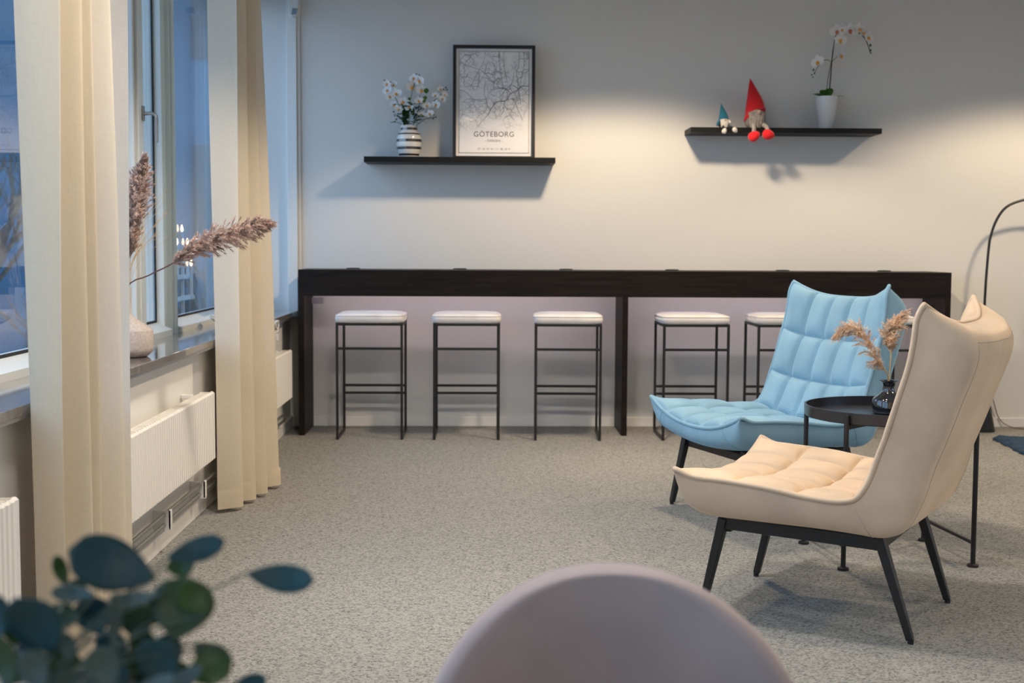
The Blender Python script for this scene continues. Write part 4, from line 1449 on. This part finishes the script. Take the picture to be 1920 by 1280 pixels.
# leaves: base point, tip point (world), half width, face normal tilt, colour
LV = [
    ((-0.293,1.140,0.901),(-0.364,1.120,0.932),0.0247,(0.10,0.50),'euca1'),
    ((-0.293,1.180,0.910),(-0.243,1.200,0.922),0.0123,(0.20,0.60),'euca1'),
    ((-0.223,1.200,0.890),(-0.159,1.200,0.883),0.0140,(0.00,0.50),'euca1'),
    ((-0.271,1.120,0.851),(-0.265,1.140,0.903),0.0289,(0.10,0.20),'euca2'),
    ((-0.245,1.130,0.872),(-0.268,1.130,0.899),0.0141,(0.60,0.20),'euca4'),
    ((-0.366,1.080,0.852),(-0.389,1.060,0.906),0.0261,(-0.30,0.30),'euca1'),
    ((-0.392,1.200,0.877),(-0.402,1.200,0.908),0.0070,(0.50,0.20),'euca4'),
    ((-0.353,1.160,0.881),(-0.394,1.160,0.884),0.0087,(0.20,0.70),'euca3'),
    ((-0.320,1.100,0.843),(-0.318,1.100,0.900),0.0064,(0.30,0.20),'euca3'),
    ((-0.297,1.190,0.898),(-0.269,1.190,0.905),0.0129,(0.20,0.60),'euca4'),
    ((-0.284,1.120,0.892),(-0.331,1.120,0.887),0.0075,(0.10,0.90),'euca3'),
    ((-0.243,1.120,0.843),(-0.236,1.100,0.816),0.0187,(0.30,0.30),'euca4'),
    ((-0.257,1.130,0.845),(-0.224,1.120,0.821),0.0141,(0.30,0.30),'euca2'),
    ((-0.267,1.100,0.814),(-0.294,1.100,0.857),0.0174,(0.00,0.40),'euca1'),
    ((-0.310,1.060,0.828),(-0.325,1.060,0.863),0.0150,(0.10,0.50),'euca3'),
    ((-0.368,1.060,0.828),(-0.381,1.060,0.861),0.0124,(-0.20,0.60),'euca3'),
    ((-0.360,1.120,0.836),(-0.376,1.120,0.856),0.0093,(-0.20,0.60),'euca3'),
    ((-0.399,1.070,0.825),(-0.411,1.070,0.871),0.0134,(-0.30,0.20),'euca2'),
    ((-0.377,1.140,0.800),(-0.381,1.140,0.837),0.0190,(0.00,0.10),'euca4'),
    ((-0.320,1.180,0.832),(-0.324,1.180,0.868),0.0167,(0.00,0.10),'euca2'),
    ((-0.358,1.190,0.834),(-0.372,1.190,0.870),0.0178,(0.00,0.10),'euca1'),
    ((-0.233,1.140,0.795),(-0.194,1.140,0.809),0.0095,(0.20,0.50),'euca1'),
    ((-0.276,1.080,0.816),(-0.239,1.080,0.840),0.0072,(0.30,0.70),'euca3'),
    ((-0.297,1.060,0.824),(-0.257,1.060,0.838),0.0071,(0.20,0.90),'euca3'),
    ((-0.350,1.100,0.810),(-0.308,1.100,0.833),0.0138,(0.00,0.30),'euca1'),
    ((-0.371,1.170,0.855),(-0.400,1.170,0.860),0.0127,(0.00,0.20),'euca2'),
    ((-0.357,1.170,0.815),(-0.332,1.170,0.840),0.0166,(0.00,0.10),'euca1'),
    ((-0.303,1.170,0.805),(-0.283,1.170,0.840),0.0146,(0.00,0.10),'euca1'),
    ((-0.399,1.120,0.803),(-0.421,1.120,0.832),0.0140,(0.00,0.10),'euca4'),
    ((-0.426,1.120,0.851),(-0.443,1.120,0.894),0.0187,(0.00,0.20),'euca1'),
    ((-0.328,1.200,0.844),(-0.295,1.200,0.862),0.0130,(0.00,0.20),'euca4'),
    ((-0.391,1.210,0.859),(-0.383,1.210,0.882),0.0101,(0.00,0.20),'euca2'),
    ((-0.421,1.200,0.818),(-0.434,1.180,0.821),0.0101,(-0.26,0.20),'euca1'),
    ((-0.325,1.200,0.766),(-0.316,1.180,0.761),0.0128,(-0.13,0.09),'euca1'),
    ((-0.418,1.200,0.753),(-0.387,1.180,0.767),0.0135,(-0.14,0.14),'euca2'),
    ((-0.409,1.200,0.777),(-0.405,1.180,0.817),0.0150,(0.23,0.04),'euca1'),
    ((-0.347,1.200,0.787),(-0.331,1.180,0.783),0.0123,(-0.25,0.47),'euca1'),
    ((-0.460,1.200,0.803),(-0.459,1.180,0.842),0.0112,(0.16,0.10),'euca4'),
    ((-0.360,1.200,0.792),(-0.341,1.180,0.790),0.0111,(0.19,0.02),'euca1'),
    ((-0.384,1.200,0.748),(-0.402,1.180,0.769),0.0135,(0.12,0.07),'euca2'),
    ((-0.451,1.200,0.755),(-0.460,1.180,0.790),0.0121,(-0.19,0.22),'euca1'),
    ((-0.353,1.200,0.810),(-0.358,1.180,0.807),0.0149,(0.12,0.14),'euca2'),
    ((-0.442,1.200,0.753),(-0.441,1.180,0.749),0.0092,(-0.09,0.04),'euca1'),
    ((-0.337,1.200,0.751),(-0.306,1.180,0.766),0.0110,(0.28,0.39),'euca4'),
    ((-0.315,1.200,0.758),(-0.320,1.180,0.796),0.0095,(0.07,0.45),'euca1'),
    ((-0.439,1.200,0.796),(-0.407,1.180,0.819),0.0113,(-0.29,0.02),'euca2'),
    ((-0.400,1.200,0.763),(-0.368,1.180,0.781),0.0130,(-0.04,0.10),'euca2'),
    ((-0.442,1.200,0.821),(-0.436,1.180,0.860),0.0132,(0.28,0.30),'euca4'),
    ((-0.362,1.200,0.801),(-0.332,1.180,0.813),0.0148,(-0.12,0.50),'euca2'),
    ((-0.380,1.200,0.807),(-0.395,1.180,0.812),0.0093,(-0.05,0.12),'euca4'),
    ((-0.320,1.200,0.787),(-0.290,1.180,0.800),0.0108,(-0.15,0.10),'euca2'),
    ((-0.390,1.200,0.806),(-0.395,1.180,0.802),0.0152,(-0.11,0.06),'euca4'),
    ((-0.297,1.200,0.775),(-0.275,1.180,0.809),0.0140,(-0.28,0.19),'euca4'),
    ((-0.427,1.200,0.758),(-0.399,1.180,0.789),0.0155,(-0.10,0.33),'euca1'),
    ((-0.323,1.200,0.785),(-0.331,1.180,0.821),0.0138,(-0.14,0.46),'euca4'),
    ((-0.450,1.200,0.751),(-0.418,1.180,0.774),0.0137,(-0.27,0.45),'euca2'),
    ((-0.331,1.200,0.805),(-0.309,1.180,0.840),0.0151,(0.11,0.23),'euca4'),
    ((-0.335,1.200,0.754),(-0.325,1.180,0.749),0.0090,(0.25,0.01),'euca1')]
smb = MB()
rnd = random.Random(21)
for (bx, by, bz), (tx, ty, tz), hw, tilt, mt in LV:
    b_, t_ = Vector((bx, by, bz)) - E0, Vector((tx, ty, tz)) - E0
    d = t_ - b_
    ln = d.length
    d = d / ln
    nrm = Vector((tilt[0], -1, tilt[1]))
    nrm = (nrm - d * nrm.dot(d)).normalized()
    s = d.cross(nrm).normalized()
    rows = []
    for k in range(11):
        u = k / 10
        wk = hw * (math.sin(PI / 2 * u / .58) ** .85 if u < .58 else math.sqrt(max(.004, 1 - ((u - .58) / .42) ** 2)))
        wk = max(wk, hw * .04)
        p = b_ + d * ln * u - nrm * ln * .10 * math.sin(PI * u)
        rows.append([p + s * wk * c + nrm * wk * .16 * (c * c) for c in (-1, -.6, 0, .6, 1)])
    mm = MB().grid(rows)
    lf = mm.build('leaf', mt, eu, smooth='all')
    sol = lf.modifiers.new('thickness', 'SOLIDIFY')
    sol.thickness = .0008
    root_ = Vector((0, 0, .05))
    mid = (root_ + b_) / 2 + Vector((rnd.uniform(-.01, .01), .0, .02))
    smb.tube(catmull([root_, mid, b_], 4), .0011, 4)
smb.build('stems', 'euca3', eu, smooth=True)

# ------------------------------------------------------------------ recessed ceiling downlights (warm) and added fill


def downlight(x, y, label, power, color):
    t = thing('downlight', label, 'light', (x, y, ZC), group='recessed ceiling downlights')
    MB().lathe([(.100, -.001), (.122, -.001), (.124, -.006), (.103, -.010), (.100, -.001)], 32).build('trim_ring', 'plastic', t, smooth=True)
    MB().lathe([(0, -.0025), (.098, -.0025), (.098, -.001), (0, -.001)], 24).build('lens', 'lamp', t)
    d = bpy.data.lights.new('lamp_light', 'SPOT')
    d.energy = power
    d.color = color
    d.spot_size = math.radians(133)
    d.spot_blend = 0.27
    d.shadow_soft_size = .14
    o = bpy.data.objects.new('lamp_light', d)
    COL.objects.link(o)
    o.parent = t
    o.location = (0, 0, -.02)


NEUTRAL = (1.0, 0.91, 0.81)
DL = [(.86, 7.06, 'recessed downlight in front of the back wall between the two shelves', .93, WARM), (3.76, 7.06, 'recessed downlight in front of the back wall right of the shelves', .85, WARM),
      (.86, 4.1, 'recessed downlight above the cream armchair', .22, WARM), (3.76, 4.1, 'recessed downlight right of the armchairs', .42, WARM),
      (-.15, 4.1, 'added fill downlight above the carpet between the two curtains', .78, NEUTRAL), (-.35, 2.2, 'added fill downlight near the first curtain', .38, NEUTRAL), (3.76, 1.1, 'recessed downlight right of the foreground chair', .7, NEUTRAL),  # the two by the curtains are added, to brighten curtains and wall panel
      (.86, -1.9, 'recessed downlight behind the camera', .45, NEUTRAL), (3.76, -1.9, 'recessed downlight behind the camera at the right', .2, NEUTRAL)]
for x, y, lb, k, col_ in DL:
    downlight(x, y, lb, SPOT_W * k, col_)
